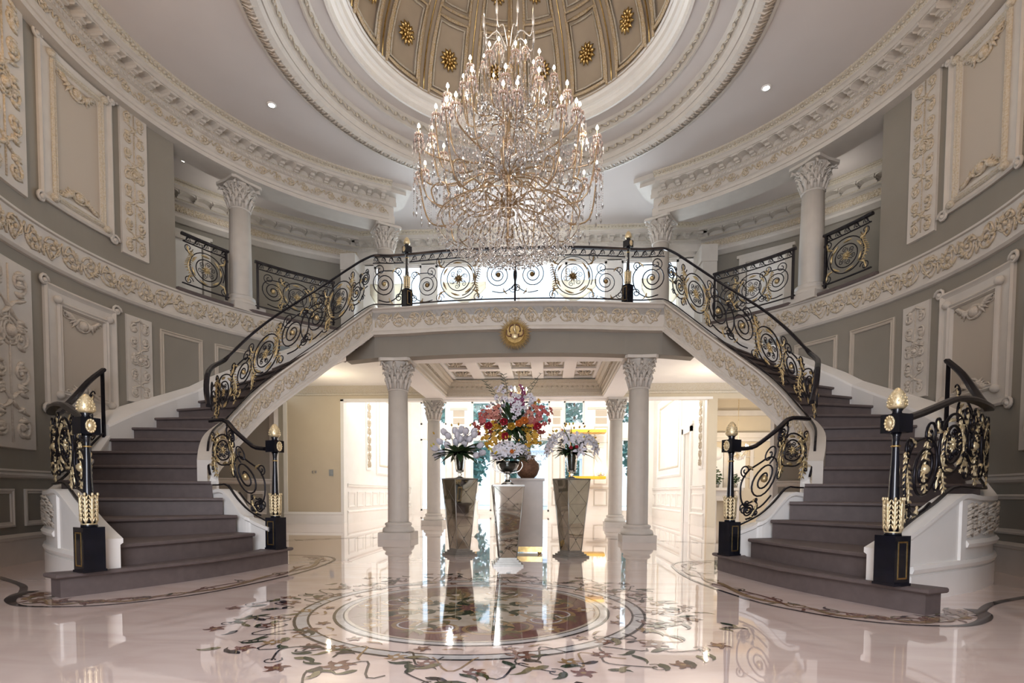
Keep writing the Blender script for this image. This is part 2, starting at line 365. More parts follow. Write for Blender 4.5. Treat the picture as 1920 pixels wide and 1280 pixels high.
for k in range(8):
    a = k*pi/4+pi/8
    for sx in (-1, 1):
        c = (MC[0]+.56*cos(a+sx*.17), MC[1]+.56*sin(a+sx*.17))
        ribbon(spiral(*c, .22, a+pi, 1.2, .2, 26, sx), [.045*(1-.7*i/26) for i in range(27)], 5)
        ribbon(spiral(*c, .19, a+pi, 1.1, .2, 24, sx), [.018*(1-.6*i/24) for i in range(25)], 2 if k % 2 else 8)
    ribbon([(MC[0]+r*cos(a+.06*sin(9*r)), MC[1]+r*sin(a+.06*sin(9*r))) for r in (.08, .2, .35, .5, .66, .82)], [.02, .035, .02, .03, .02, .01], 8)
    for j in range(5):
        for sx in (-1, 1):
            r = .15+.13*j; fleaf((MC[0]+r*cos(a), MC[1]+r*sin(a)), a+sx*(.9-.05*j), .13, .05, 3 if j % 2 else 8)
    flower((MC[0]+.76*cos(a+.39), MC[1]+.76*sin(a+.39)), .085, 5, 2, 6, a)
    fleaf(MC, a, .27, .09, 3); fleaf(MC, a+.39, .22, .07, 5)
flower(MC, .12, 6, 5, 8)
disc(MC, 1.075, 1.088, 1); disc(MC, 1.09, 1.150, 2); disc(MC, 1.152, 1.170, 1)
for k in range(40):   # garland of vines round the medallion
    a = 2*pi*k/40+random.uniform(-.04, .04); R = 1.24+.12*sin(k*2.3); p = (MC[0]+R*cos(a), MC[1]+R*sin(a)); o_ = 1 if k % 2 else -1
    ribbon([(MC[0]+(R+.10*sin(6*t+k))*cos(a+t*.2), MC[1]+(R+.10*sin(6*t+k))*sin(a+t*.2)) for t in [i/9 for i in range(10)]], .011, 1 if k % 3 else 5)
    if k % 2 == 0:
        R3 = R+.2+random.random()*.12; q = (MC[0]+R3*cos(a+.05), MC[1]+R3*sin(a+.05))
        ribbon(cr([p, (MC[0]+(R+.12)*cos(a-.05), MC[1]+(R+.12)*sin(a-.05)), q], 5), .010, 1)
        ribbon(spiral(q[0], q[1], .05, a+pi, 1.1, .3, 12, o_), .007, 1)
        flower((MC[0]+(R3+.05)*cos(a+.13), MC[1]+(R3+.05)*sin(a+.13)), .065, 4 if k % 4 else 6, 5, 5, a)
    flower(p, .085 if k % 4 == 0 else .06, (4, 5, 6, 4)[k % 4], 2, 6, a)
    for j in range(4):
        rr = R+random.uniform(-.02, .26); aa = a+random.uniform(-.1, .1)
        fleaf((MC[0]+rr*cos(aa), MC[1]+rr*sin(aa)), a+random.uniform(-2, 2), random.uniform(.09, .16), random.uniform(.03, .05), (3, 3, 1, 8)[j])
for k in range(14):
    a = 2*pi*k/14+.1; flower((MC[0]+1.0*cos(a), MC[1]+1.0*sin(a)), .05, 4, 5, 5, a); fleaf((MC[0]+1.0*cos(a+.1), MC[1]+1.0*sin(a+.1)), a+1.6, .12, .02, 5)
for sx in (-1, 1):   # black line and scroll border round each staircase foot
    P = cr([(2.9, .10), (2.32, .05), (2.0, -.25), (1.90, -.9), (1.93, -1.6), (2.10, -2.35), (2.30, -2.70), (2.54, -2.93), (2.80, -3.02), (3.10, -3.01), (3.34, -2.86), (3.50, -2.66), (3.55, -2.50)], 8)
    n = len(P); ribbon([(sx*x, y) for x, y in P], [.03+.09*max(0, (i/n-.72)/.28) for i in range(n)], 1)
    ribbon([(sx*x, y) for x, y in cr([(3.42, -2.74), (3.62, -2.5), (3.9, -2.25), (4.4, -1.95), (5.0, -1.6), (5.5, -1.2)], 6)], [.12]+[.05]*30+[.05], 1)
    def off(i, d):
        a, b = P[max(i-1, 0)], P[min(i+1, n-1)]; dx, dy = b[0]-a[0], b[1]-a[1]; l = hypot(dx, dy) or 1
        return (sx*(P[i][0]+dy/l*d), P[i][1]-dx/l*d)
    # outward side of the line
    sg = -1
    ribbon([off(i, sg*(.13+.05*sin(i*.45))) for i in range(6, n-4)], [.05 if i % 16 < 11 else .02 for i in range(6, n-4)], 5)
    ribbon([off(i, sg*(.15-.05*sin(i*.45))) for i in range(6, n-4)], [.028 if i % 12 < 8 else .012 for i in range(6, n-4)], 4)
    for i in range(10, n-6, 5):
        q = off(i, sg*.16); a = random.random()*6
        ribbon(spiral(q[0], q[1], .085, a, 1.3, .2, 18, 1 if i % 2 else -1), [.016*(1-.6*j/18) for j in range(19)], (5, 4, 8)[i % 3])
        fleaf(off(i, sg*.2), a, .12, .03, (3, 4, 1)[i % 3]); fleaf(off(i+2, sg*.1), a+2, .10, .025, (4, 8, 6)[i % 3])
    for i in range(60, n-4, 9): flower(off(i, sg*.17), .06, 4, 5, 5, i)
arc = [(4.15*cos(a), .9+2.3*sin(a)) for a in [rad(15+150*i/70) for i in range(71)]]
ribbon(arc, .028, 1); ribbon([(x*1.06, .9+(y-.9)*1.08) for x, y in arc], .02, 1)
for i in range(4, 68, 2):
    q = (arc[i][0]*1.03, .9+(arc[i][1]-.9)*1.04); flower(q, .07, (4, 5, 8)[i % 3], 5, 5, i); fleaf(q, i, .16, .04, (3, 8)[i % 2]); fleaf(q, i+3, .2, .025, 4)
ribbon([(-3.6, 6.1), (3.6, 6.1)], .03, 1)
struct(fl.build('floor', FLOORM), 'polished pink marble floor with inlaid flower medallion and scroll borders')

# ------------------------------------------------------------------ rotunda walls
OPEN = 17.7
def chair_dado(mb, mp, s0, s1, n=None, pan=.72):
    for prof in ([(0, .93), (.03, .945), (.045, .97), (.03, 1.0), (.05, 1.01), (.05, 1.03), (0, 1.03)], [(0, .0), (.03, .0), (.03, .26), (.045, .27), (.05, .30), (.02, .33), (0, .33)]):
        k = 24; mb.sweep([[mp(s0+(s1-s0)*i/k, z, d) for d, z in prof] for i in range(k+1)])
    n = n or max(1, int((s1-s0)/pan)); u = (s1-s0)/n
    for i in range(n):
        a, b = s0+i*u+.08, s0+(i+1)*u-.08
        frame(mb, mp, [(a, .41), (b, .41), (b, .82), (a, .82)], [(0, 0), (0, .02), (.02, .025), (.03, .015), (.05, .012), (.055, 0)])
for side, nm in ((-1, 'wall_left'), (1, 'wall_right')):
    mb = MB(); mp = lambda s, h, d=0, side=side: W(side, s, h, d)
    ring_sweep(mb, side, -50, 36, [(0, 0), (0, 3.47), (-.22, 3.47), (-.22, 0)], 80)
    ring_sweep(mb, side, -50, OPEN, [(0, 3.47), (0, 6.64), (-.30, 6.64), (-.30, 3.47)], 70)
    wl = struct(mb.build(nm, WALL))
    # frieze band and chair rail
    mb = MB(); ring_sweep(mb, side, -50, 50, [(0, 3.41), (.03, 3.42), (.05, 3.45), (.05, 3.47), (.02, 3.485), (.02, 3.82), (.045, 3.83), (.045, 3.855), (.0, 3.86)], 90)
    fr = mb.build('frieze', TRIM, wl)
    mb = MB(); scroll_band(mb, lambda s, h, side=side: W(side, s, h, .028), s_of(-40), s_of(49), 3.50, 3.80, .27, .012, .024)
    mb.build('frieze_scrollwork', RELIEF, fr)
    mb = MB(); ring_sweep(mb, side, OPEN-.1, 50, [(-.2, 3.855), (.06, 3.855), (.07, 3.88), (.06, 3.905), (-.2, 3.905)], 50); mb.build('dark_nosing', STEP, wl)
    mb = MB(); chair_dado(mb, mp, s_of(-48), s_of(-3.5)); chair_dado(mb, mp, s_of(24), s_of(35.6), 2)
    mb.box(*sorted((side*(EA*cos(rad(36))-.06), side*(EA*cos(rad(36))+.14))), EB*sin(rad(36))-.03, EB*sin(rad(36))+.12, 0, 3.0)
    mb.build('dado', TRIM if side == 1 else TRIM, wl)
    # large moulded panels
    OUTP = [(0, 0), (0, .03), (.025, .045), (.05, .03), (.07, .022), (.19, .018), (.20, 0)]
    INP = [(0, 0), (0, .03), (.02, .05), (.04, .035), (.055, .045), (.07, .02), (.075, 0)]
    for z0, z1, zi0, zi1 in ((4.18, 6.0, 4.26, 5.92), (1.76, 3.24, 1.95, 3.08)):
        a, b, ai, bi = s_of(-7.2), s_of(6.1), s_of(-4.9), s_of(4.6)
        pm = MB(); field(pm, mp, [(a+.05, z0+.05), (b-.05, z0+.05), (b-.05, z1-.05), (a+.05, z1-.05)], .010)
        pan = pm.build('wall_panel', FIELD, wl)
        m2 = MB(); frame(m2, mp, [(a, z0), (b, z0), (b, z1), (a, z1)], OUTP)
        for q in ((a, z0), (b, z0), (b, z1), (a, z1)):
            m2.tube([mp(*p, .03) for p in spiral(q[0], q[1], .075, 0, 1.2, .3, 12)], .018, 5); m2.ball(mp(*q, .03), .03)
        m2.build('panel_frame', TRIM, pan)
        m2 = MB(); frame(m2, mp, [(ai, zi0), (bi, zi0), (bi, zi1), (ai, zi1)], INP)
        for q in ((ai, zi0), (bi, zi0), (bi, zi1), (ai, zi1)): m2.ball(mp(*q, .04), .05)
        m2.build('gilded_panel_frame', GILTP if z0 > 3 else TRIM, pan)
        m2 = MB(); cartouche(m2, mp, (ai+bi)/2, zi1-.20, .30, .22, 1)
        if z0 > 3: cartouche(m2, mp, (ai+bi)/2, zi0+.20, .30, .20, -1)
        else: cartouche(m2, mp, (ai+bi)/2, zi0+.12, .28, .16, -1)
        m2.build('shell_cartouche', RELIEF if z0 > 3 else RELW, pan)
    # relief strips
    for t0, t1, z0, z1, bg_ in ((7.5, 12.4, 4.07, 6.08, 1), (7.9, 12.6, 2.05, 3.26, 1), (-17.5, -9.7, 4.05, 6.12, 1), (-18.5, -9.6, 1.25, 3.27, 1)):
        a, b = s_of(t0), s_of(t1); m2 = MB()
        m2.sweep([[mp(a+(b-a)*i/5, z, d) for d, z in ((0, z0), (.03, z0+.01), (.03, z1-.01), (0, z1))] for i in range(6)])
        rp = m2.build('relief_panel', TRIM, wl)
        m2 = MB(); scroll_stack(m2, lambda s, h, mp=mp: mp(s, h, .035), a+.02, b-.02, z0+.04, z1-.04, .013 if b-a < .6 else .018)
        m2.build('carved_scrolls', RELIEF if z0 > 3 else RELW, rp)
    # small framed panels following the stair
    SMP = [(0, 0), (0, .018), (.015, .026), (.025, .010), (.042, .010), (.050, .020), (.060, .016), (.064, 0)]
    for t0, t1, zb0, zb1 in ((14.3, 22.5, 2.10, 2.46), (24.8, 33, 2.44, 2.78)):
        m2 = MB(); frame(m2, mp, [(s_of(t0), zb0), (s_of(t1), zb1), (s_of(t1), 3.2), (s_of(t0), 3.2)], SMP); m2.build('wall_panel', FIELD, wl)

# entry vestibule behind the camera, with a tall glazed opening
for sx, nm in ((-1, 'wall_entry_left'), (1, 'wall_entry_right')):
    m = MB(); m.box(*sorted((sx*3.44, sx*3.6)), -9.4, -3.40, 0, 6.64); struct(m.build(nm, WALL))
m = MB(); m.box(-3.6, -2.0, -9.4, -9.2, 0, 6.64); m.box(2.0, 3.6, -9.4, -9.2, 0, 6.64); m.box(-2.0, 2.0, -9.4, -9.2, 5.1, 6.64); struct(m.build('wall_entry_back', WALL))
# ------------------------------------------------------------------ entablature, ceiling, dome
ENT = [(-.30, 6.02), (.14, 6.02), (.14, 6.08), (.16, 6.085), (.16, 6.13), (.19, 6.15), (.15, 6.165), (.15, 6.325), (.19, 6.335), (.19, 6.375), (.215, 6.385), (.215, 6.405), (.20, 6.41), (.20, 6.50), (.38, 6.50), (.38, 6.55), (.41, 6.56), (.44, 6.60), (.49, 6.62), (.49, 6.645), (-.30, 6.645)]
def entab(nm, pt, s0, s1, prof, n, relief=True, mod=.27):
    """pt(s,z,d)"""
    mb = MB(); mb.sweep([[pt(s0+(s1-s0)*i/n, z, d) for d, z in prof] for i in range(n+1)])
    # dentils and modillion brackets
    k = int((s1-s0)/.06)
    for i in range(k):
        s = s0+(i+.5)*(s1-s0)/k; q = [pt(s+e, z, d) for z in (6.34, 6.372) for e, d in ((-.015, .18), (.015, .18), (.015, .205), (-.015, .205))]; mb.hull(q[:4], q[4:])
    k = max(1, int((s1-s0)/mod))
    for i in range(k):
        s = s0+(i+.5)*(s1-s0)/k
        for d0, d1, z0, z1, hw in ((.19, .37, 6.465, 6.505, .050), (.19, .30, 6.42, 6.47, .042), (.19, .25, 6.40, 6.43, .035)):
            q = [pt(s+e, z, d) for z in (z0, z1) for e, d in ((-hw, d0), (hw, d0), (hw, d1), (-hw, d1))]; mb.hull(q[:4], q[4:])
        # scalloped arch between the brackets
        for j in range(6):
            a0, a1 = pi*j/6, pi*(j+1)/6; sc_ = s+mod/2; hw = mod/2-.045
            q = [pt(sc_+e, z, d) for d in (.20, .36) for e, z in ((-hw*cos(a0), 6.44+.055*sin(a0)), (-hw*cos(a1), 6.44+.055*sin(a1)), (-hw*cos(a1), 6.503), (-hw*cos(a0), 6.503))]
            if sc_+hw < s1: mb.hull(q[:4], q[4:])
    o = struct(mb.build(nm, TRIM))
    mb = MB()
    mb.sweep([[pt(s0+(s1-s0)*i/n, z, d) for d, z in ((.415, 6.565), (.445, 6.598), (.49, 6.618), (.494, 6.642), (.40, 6.643))] for i in range(n+1)])
    k = int((s1-s0)/.035)
    for i in range(k): mb.ball(pt(s0+(i+.5)*(s1-s0)/k, 6.395, .222), .012, 5, 3)
    k = int((s1-s0)/.075)
    for i in range(k): mb.ball(pt(s0+(i+.5)*(s1-s0)/k, 6.60, .455), .026, 5, 3, (1, 1, .8))
    mb.build('gilded_crown', GILTP, o)
    if relief:
        mb = MB(); scroll_band(mb, lambda s, h: pt(s, h, .158), s0, s1, 6.17, 6.32, .24, .010, .018); mb.build('frieze_scrollwork', RELIEF, o)
    return o
tn = [0]
def trim_name(): tn[0] += 1; return 'trim_%d' % tn[0]
for side in (-1, 1):
    entab(trim_name(), lambda s, z, d, side=side: W(side, s, z, d), s_of(-50), s_of(60.5), ENT, 110)
    # return of the entablature at the head of the opening
    t = rad(60.5); x0, y0 = ell(side, t, .0)
    m = MB()
    for zz0, zz1, e in ((6.02, 6.16, .14), (6.16, 6.33, .12), (6.33, 6.41, .17), (6.41, 6.50, .16), (6.50, 6.56, .34), (6.56, 6.645, .44)):
        a = ell(side, t, .0+e); b = ell(side, t, -.30)
        m.prism([a, (a[0]-side*e*.75, a[1]+e*.45), (b[0]-side*e*.75, b[1]+e*.45), b][::side], zz0, zz1)
    struct(m.build(trim_name(), TRIM))
# ceiling with elliptical hole
RC = (0, .52); RA, RB = 3.22, 3.34
N = 96; m = MB(); inner = [(RC[0]+RA*cos(2*pi*i/N), RC[1]+RB*sin(2*pi*i/N)) for i in range(N)]
outer = []
for x, y in inner:
    dx, dy = x-RC[0], y-RC[1]; k = min(9.3/max(abs(dx), 1e-6), (9.7 if dy < 0 else 6.1)/max(abs(dy), 1e-6)); outer.append((RC[0]+dx*k, RC[1]+dy*k))
m.add([(x, y, 6.64) for x, y in inner]+[(x, y, 6.64) for x, y in outer], [(i, (i+1) % N, N+(i+1) % N, N+i) for i in range(N)], False)
struct(m.build('ceiling', CEIL))
m = MB(); m.box(-9.3, 9.3, -9.3, 8, 9.6, 9.7); struct(m.build('ceiling_roof', CEIL))
def ringprof(nm, prof, mt, parent=None, n=96):
    m = MB(); rings = []
    for i in range(n+1):
        a = 2*pi*i/n; rings.append([(RA*(r/3.22)*cos(a), RC[1]+(z-6.64)*.28+(RB if r > 2.6 else RA*1.01)*(r/3.22)*sin(a), z) for r, z in prof])
    m.sweep(rings, smooth=False, closed=False)
    return m.build(nm, mt, parent)
rg = struct(ringprof('ceiling_ring', [(3.24, 6.66), (3.24, 6.61), (3.20, 6.60), (3.19, 6.625), (3.13, 6.575), (3.06, 6.56), (2.99, 6.585), (2.96, 6.63), (2.94, 6.62), (2.92, 6.65), (2.91, 6.67), (2.89, 6.68), (2.89, 6.82), (2.86, 6.85), (2.84, 6.86)], TRIM))
ringprof('recessed_band', [(2.84, 6.86), (2.60, 6.88)], CEIL, rg)
ringprof('gilded_band', [(2.60, 6.88), (2.60, 6.845), (2.57, 6.84), (2.56, 6.99), (2.53, 7.02)], TRIM, rg)
ringprof('recessed_band', [(2.53, 7.02), (2.34, 7.03)], CEIL, rg)
ringprof('bead_moulding', [(2.34, 7.03), (2.34, 6.99), (2.30, 6.985), (2.29, 7.08), (2.25, 7.10), (2.24, 7.14), (2.20, 7.15), (2.19, 7.22), (2.13, 7.26), (2.11, 7.26)], TRIMW, rg)
m = MB()
def ringpt(r, z, a): return (r*cos(a), RC[1]+(z-6.64)*.28+(1.037 if r > 2.6 else 1.01)*r*sin(a), z)
for i in range(130):
    a = 2*pi*i/130
    for k in range(3): m.tube([ringpt(3.19, 6.60, a+.012*(k-1)), ringpt(3.09, 6.548+.01*abs(k-1), a+.02*(k-1)), ringpt(2.98, 6.60, a+.012*(k-1))], [.006, .016, .007], 4)
m.build('acanthus_leaves', RELW, rg)
m = MB()
for i in range(190): m.ball(ringpt(2.31, 7.03, 2*pi*i/190), .024, 6, 4)
m.build('beads', TRIMW, rg)
m = MB()
for R, z in ((2.875, 6.75), (2.55, 6.92)):
    n = int(2*pi*R/.16)
    for i in range(n):
        a = 2*pi*i/n; m.ball(ringpt(R-.012, z, a), .028, 5, 3, (1, 1, 1.3)); m.tube([ringpt(R-.012, z-.035, a+.01), ringpt(R-.02, z, a+.03), ringpt(R-.012, z+.035, a+.05)], .010, 4)
m.build('gilt_ornament', GILTP, rg)
# dome
DC = (0, .70); DR, DH, DZ = 2.11, 2.0, 7.24
def dome(a, e, d=0): return (DC[0]+(DR-d)*cos(e)*cos(a), DC[1]+(DR-d)*cos(e)*sin(a), DZ+(DH-d)*sin(e))
m = MB(); rows = 14; n = 64
m.add([dome(2*pi*i/n, rad(88)*j/rows, -.03) for j in range(rows+1) for i in range(n)], [(j*n+i, j*n+(i+1) % n, (j+1)*n+(i+1) % n, (j+1)*n+i) for j in range(rows) for i in range(n)])
dm = struct(m.build('ceiling_dome', DOMEM), 'tan coffered dome with gilded ribs and rosettes')
m = MB(); g = MB()
for k in range(16):
    a = 2*pi*k/16+pi/2
    for sx, wd in ((-.045, .035), (.045, .035), (0, .02)):
        (g if wd < .03 else m).tube([dome(a+sx/max(.25, cos(rad(84)*j/12)), rad(84)*j/12, .012) for j in range(13)], [wd*.62*max(.35, cos(rad(84)*j/12)) for j in range(13)], 5)
m.build('dome_rib', DOMER, dm); g.build('dome_gilded_bead', GOLD, dm)
ROWS = [(2, 31), (34, 53), (55.5, 69)]
for k in range(16):
    a = 2*pi*(k+.5)/16+pi/2; hw = pi/16-.045
    m = MB(); g = MB()
    for e0, e1 in ROWS:
        for ins, wd in ((0, .030), (.06, .018)):
            q = [(-1, e0+ins*30), (1, e0+ins*30), (1, e1-ins*30), (-1, e1-ins*30)]; pts = []
            for i in range(4):
                (x0, y0), (x1, y1) = q[i], q[(i+1) % 4]
                for t in (0, .33, .66):
                    x, y = x0+(x1-x0)*t, y0+(y1-y0)*t; c_ = cos(rad(y)); pts.append(dome(a+x*(hw-(.030+ins*.9)/(2.1*c_+.2)), rad(y), .01))
            pts.append(pts[0]); (m if wd > .02 else g).tube(pts, wd*max(.5, cos(rad(e0))), 4)
    cf = m.build('dome_coffer', DOMER, dm); g.build('coffer_gilding', GILTP, cf)
    for e0, e1 in ROWS:
        g = MB(); e = rad((e0+e1)/2); R = .145*max(.5, cos(e)+.1)
        T = Vector((-sin(a), cos(a), 0)); P = Vector(dome(a, e, .03)); Nn = (Vector((DC[0], DC[1], DZ))-P).normalized(); B = T.cross(Nn)
        for j in range(12):
            b = 2*pi*j/12; d = T*cos(b)+B*sin(b); g.tube([P+d*R*.35, P+d*R*.7+Nn*.02, P+d*R], [.012, .028*R/.145, .006], 4)
        for j in range(7):
            b = 2*pi*j/7; d = T*cos(b)+B*sin(b); g.ball(P+d*R*.33+Nn*.02, .024*R/.145, 5, 3)
        g.ball(P+Nn*.03, .03*R/.145, 6, 4); g.build('gold_rosette', GOLD, dm)

# ------------------------------------------------------------------ columns
def make_column(label, loc, H, r=.18, capH=.46, group=None, mt=None):
    t = tag(empty('fluted_column', loc), label, 'column', group); mt = mt or TRIM
    m = MB(); b = r*1.55
    m.box(-b, b, -b, b, 0, .12); m.lathe([(r*1.5, .12), (r*1.52, .15), (r*1.45, .19), (r*1.25, .21), (r*1.2, .23), (r*1.3, .25), (r*1.25, .275), (r*1.08, .29)], 24); m.build('base', mt, t)
    m = MB(); m.lathe([(r*1.02, .28), (r, .32), (r*.99, H*.4), (r*.90, H-capH-.03)], 40, flute=.085); m.lathe([(r*.90, H-capH-.03), (r*1.0, H-capH-.015), (r*.92, H-capH)], 24); m.build('shaft', mt, t)
    m = MB(); z0 = H-capH; m.lathe([(r*.88, z0), (r*.90, z0+capH*.5), (r*1.15, z0+capH*.85), (r*1.3, z0+capH*.9)], 20)
    for row, (n, za, zb, ro) in enumerate(((12, 0, .36, 1.24), (12, .20, .58, 1.38), (12, .42, .76, 1.46))):
        for k in range(n):
            a = 2*pi*(k+.5*row)/n
            pts = [(r*q*cos(a), r*q*sin(a), z0+capH*zz) for q, zz in ((.9, za), (1.0, za+(zb-za)*.5), (1.12, za+(zb-za)*.85), (ro, zb), (ro+.05, zb-.06))]
            m.tube(pts, [r*.12, r*.16, r*.15, r*.12, r*.04], 5)
            for e in (-1, 1): m.tube([(r*.98*cos(a), r*.98*sin(a), z0+capH*(za+(zb-za)*.35)), (r*1.10*cos(a+e*.13), r*1.10*sin(a+e*.13), z0+capH*(za+(zb-za)*.7)), (r*(ro-.06)*cos(a+e*.20), r*(ro-.06)*sin(a+e*.20), z0+capH*(zb-.07))], [r*.06, r*.09, r*.03], 4)
    for k in range(8):
        a = 2*pi*k/8+pi/8*0; R = r*(1.75 if k % 2 else 1.35)
        m.tube([(r*cos(a), r*sin(a), z0+capH*.5), (r*1.15*cos(a), r*1.15*sin(a), z0+capH*.72), (R*cos(a), R*sin(a), z0+capH*.86), (R*1.02*cos(a), R*1.02*sin(a), z0+capH*.76), (R*.9*cos(a), R*.9*sin(a), z0+capH*.78)], [r*.09, r*.12, r*.13, r*.12, r*.08], 5)
    A = r*1.42; pts = []
    for k in range(4):
        a = pi/4+k*pi/2; pts += [(A*1.38*cos(a-.08), A*1.38*sin(a-.08)), (A*1.38*cos(a+.08), A*1.38*sin(a+.08)), (A*.98*cos(a+pi/4), A*.98*sin(a+pi/4))]
    m.prism(pts, H-capH*.10, H)
    m.build('capital', mt, t)
    return t
for x, y, z, H, r, lb in ((-2.05, 2.66, 0, 3.07, .18, 'white fluted column under the left end of the bridge balcony'), (2.06, 2.66, 0, 3.07, .18, 'white fluted column under the right end of the bridge balcony'),
        (-2.31, 6.72, 0, 3.12, .17, 'white fluted column at the back of the coffered hall, left of the flowers'), (2.20, 6.72, 0, 3.12, .17, 'white fluted column at the back of the coffered hall, right of the flowers'),
        (-4.75, 2.5, 3.85, 2.17, .18, 'upstairs white column on the left gallery edge between two iron railings'), (4.72, 2.5, 3.85, 2.17, .18, 'upstairs white column on the right gallery edge between two iron railings'),
        (-2.70, 4.10, 3.85, 2.17, .17, 'upstairs white column behind the left end of the balcony railing'), (2.67, 4.10, 3.85, 2.17, .17, 'upstairs white column behind the right end of the balcony railing')):
    c = make_column(lb, (x, y, z), H, r, .50 if z == 0 else .42, 'white corinthian columns')
    if z: c.rotation_euler.z = atan2(y, x)

# ------------------------------------------------------------------ lower hall
TW = 6.75
m = MB()
m.box(-6.35, -4.65, TW, TW+.16, 0, 3.75); m.box(-4.65, 4.42, TW, TW+.16, 3.12, 3.75); m.box(4.42, 4.62, TW, TW+.16, 0, 3.75); m.box(4.62, 6.6, TW, TW+.16, 3.12, 3.75); m.box(6.0, 6.6, TW, TW+.16, 0, 3.75)
wb = struct(m.build('wall_back', TANW))
m = MB(); m.box(-6.35, -6.2, 2.3, TW, 0, 3.2); struct(m.build('wall_side_left', WALL))
m = MB()
m.sweep([[(x, TW-d, z) for d, z in ((0, 3.24), (.03, 3.25), (.04, 3.29), (.02, 3.30), (.04, 3.33), (.12, 3.42), (.16, 3.46), (.16, 3.5), (0, 3.5))] for x in (-6.3, 6.5)])
c = m.build('gilded_cornice', GILTP, wb)
m = MB()
for x0, x1 in ((-6.2, -4.65),): m.sweep([[(x, TW-d, z) for d, z in ((0, 0), (.03, 0), (.03, .22), (.045, .24), (.02, .30), (0, .30))] for x in (x0, x1)])
for x0, x1, a, b in ((-6.2, -6.1, 0, 3.1), (-4.70, -4.62, 0, 3.15), (-4.7, 4.5, 3.10, 3.16)):
    m.box(x0, x1, TW-.025, TW+.18, a, b)
m.build('baseboard', TRIMW, wb)
for x, z, w_, lb, nm in ((-5.44, 1.32, .05, 'left light switch plate on the tan wall behind the left staircase', 'light_switch'), (-5.36, 1.32, .05, 'middle light switch plate on the tan wall behind the left staircase', 'light_switch'), (-4.96, 1.30, .11, 'square metal control plate on the tan wall beside the bright doorway', 'control_plate')):
    m = MB(); m.box(x-w_/2, x+w_/2, TW-.012, TW, z-w_*.75, z+w_*.75); t = tag(m.build(nm, PEWTER if w_ > .1 else FIELD), lb, 'switch')
    m = MB(); m.box(x-w_/5, x+w_/5, TW-.02, TW-.011, z-w_*.4, z+w_*.4); m.build('button', PEWTER, t)
# ceiling of the lower hall with coffered well
cx0, cx1, cy0, cy1 = -1.95, 1.85, 3.05, 6.45
m = MB(); Z = 3.12
for x0, x1, y0, y1 in ((-6.3, -2.45, 3.55, TW), (2.35, 6.5, 3.55, TW)): m.box(x0, x1, y0, y1, 3.46, 3.5)
for x0, x1, y0, y1 in ((-2.45, cx0, 2.9, TW), (cx1, 2.33, 2.68, TW), (cx0, cx1, 2.42, cy0), (cx0, cx1, cy1, TW)): m.box(x0, x1, y0, y1, Z, 3.5)
m.box(cx0-.1, cx1+.1, cy0-.1, cy1+.1, 3.60, 3.64)
lc = struct(m.build('ceiling_lower', CEILW))
m = MB(); PR = [(0, 3.14), (.03, 3.15), (.03, 3.20), (.05, 3.22), (.05, 3.30), (.09, 3.36), (.16, 3.42), (.17, 3.46), (.22, 3.47), (.22, 3.50), (0, 3.50)]
for a, b in (((cx0, cy0), (cx0, cy1)), ((cx1, cy0), (cx1, cy1)), ((cx0, cy1), (cx1, cy1)), ((cx0, cy0), (cx1, cy0))):
    dx, dy = b[0]-a[0], b[1]-a[1]; l = hypot(dx, dy); nx, ny = -dy/l, dx/l
    if ((cx0+cx1)/2-a[0])*nx+((cy0+cy1)/2-a[1])*ny < 0: nx, ny = -nx, -ny
    m.sweep([[(p[0]+nx*d, p[1]+ny*d, z) for d, z in PR] for p in (a, b)])
    for i in range(int(l/.12)):
        q = (a[0]+dx*(i+.5)*.12/l, a[1]+dy*(i+.5)*.12/l); m.ball((q[0]+nx*.10, q[1]+ny*.10, 3.34), .03, 5, 3)
m.build('gilded_cornice', GILTP, lc)
m = MB(); g = MB(); nx_ = 5; ux = (cx1-cx0-.3)/nx_
for i in range(nx_+1): m.box(cx0+.15+i*ux-.13, cx0+.15+i*ux+.13, cy0, cy1, 3.52, 3.60)
for j in range(4): m.box(cx0, cx1, 3.56+j*.92-.10, 3.56+j*.92+.10, 3.53, 3.60)
for i in range(nx_):
    for j in range(1, 4):
        c = (cx0+.15+(i+.5)*ux, 3.56+(j-.5)*.92)
        for k in range(10):
            a = k*pi/5; g.tube([(c[0]+.03*cos(a), c[1]+.03*sin(a), 3.57), (c[0]+.09*cos(a), c[1]+.09*sin(a), 3.545), (c[0]+.16*cos(a), c[1]+.16*sin(a), 3.59)], [.02, .03, .01], 4)
        g.tube([(c[0]+sx*.21, c[1]+sy*.34, 3.585) for sx, sy in ((-1, -1), (1, -1), (1, 1), (-1, 1), (-1, -1))], .018, 4)
m.build('coffer_beams', CEILW, lc); g.build('coffer_rosettes', GILTP, lc)

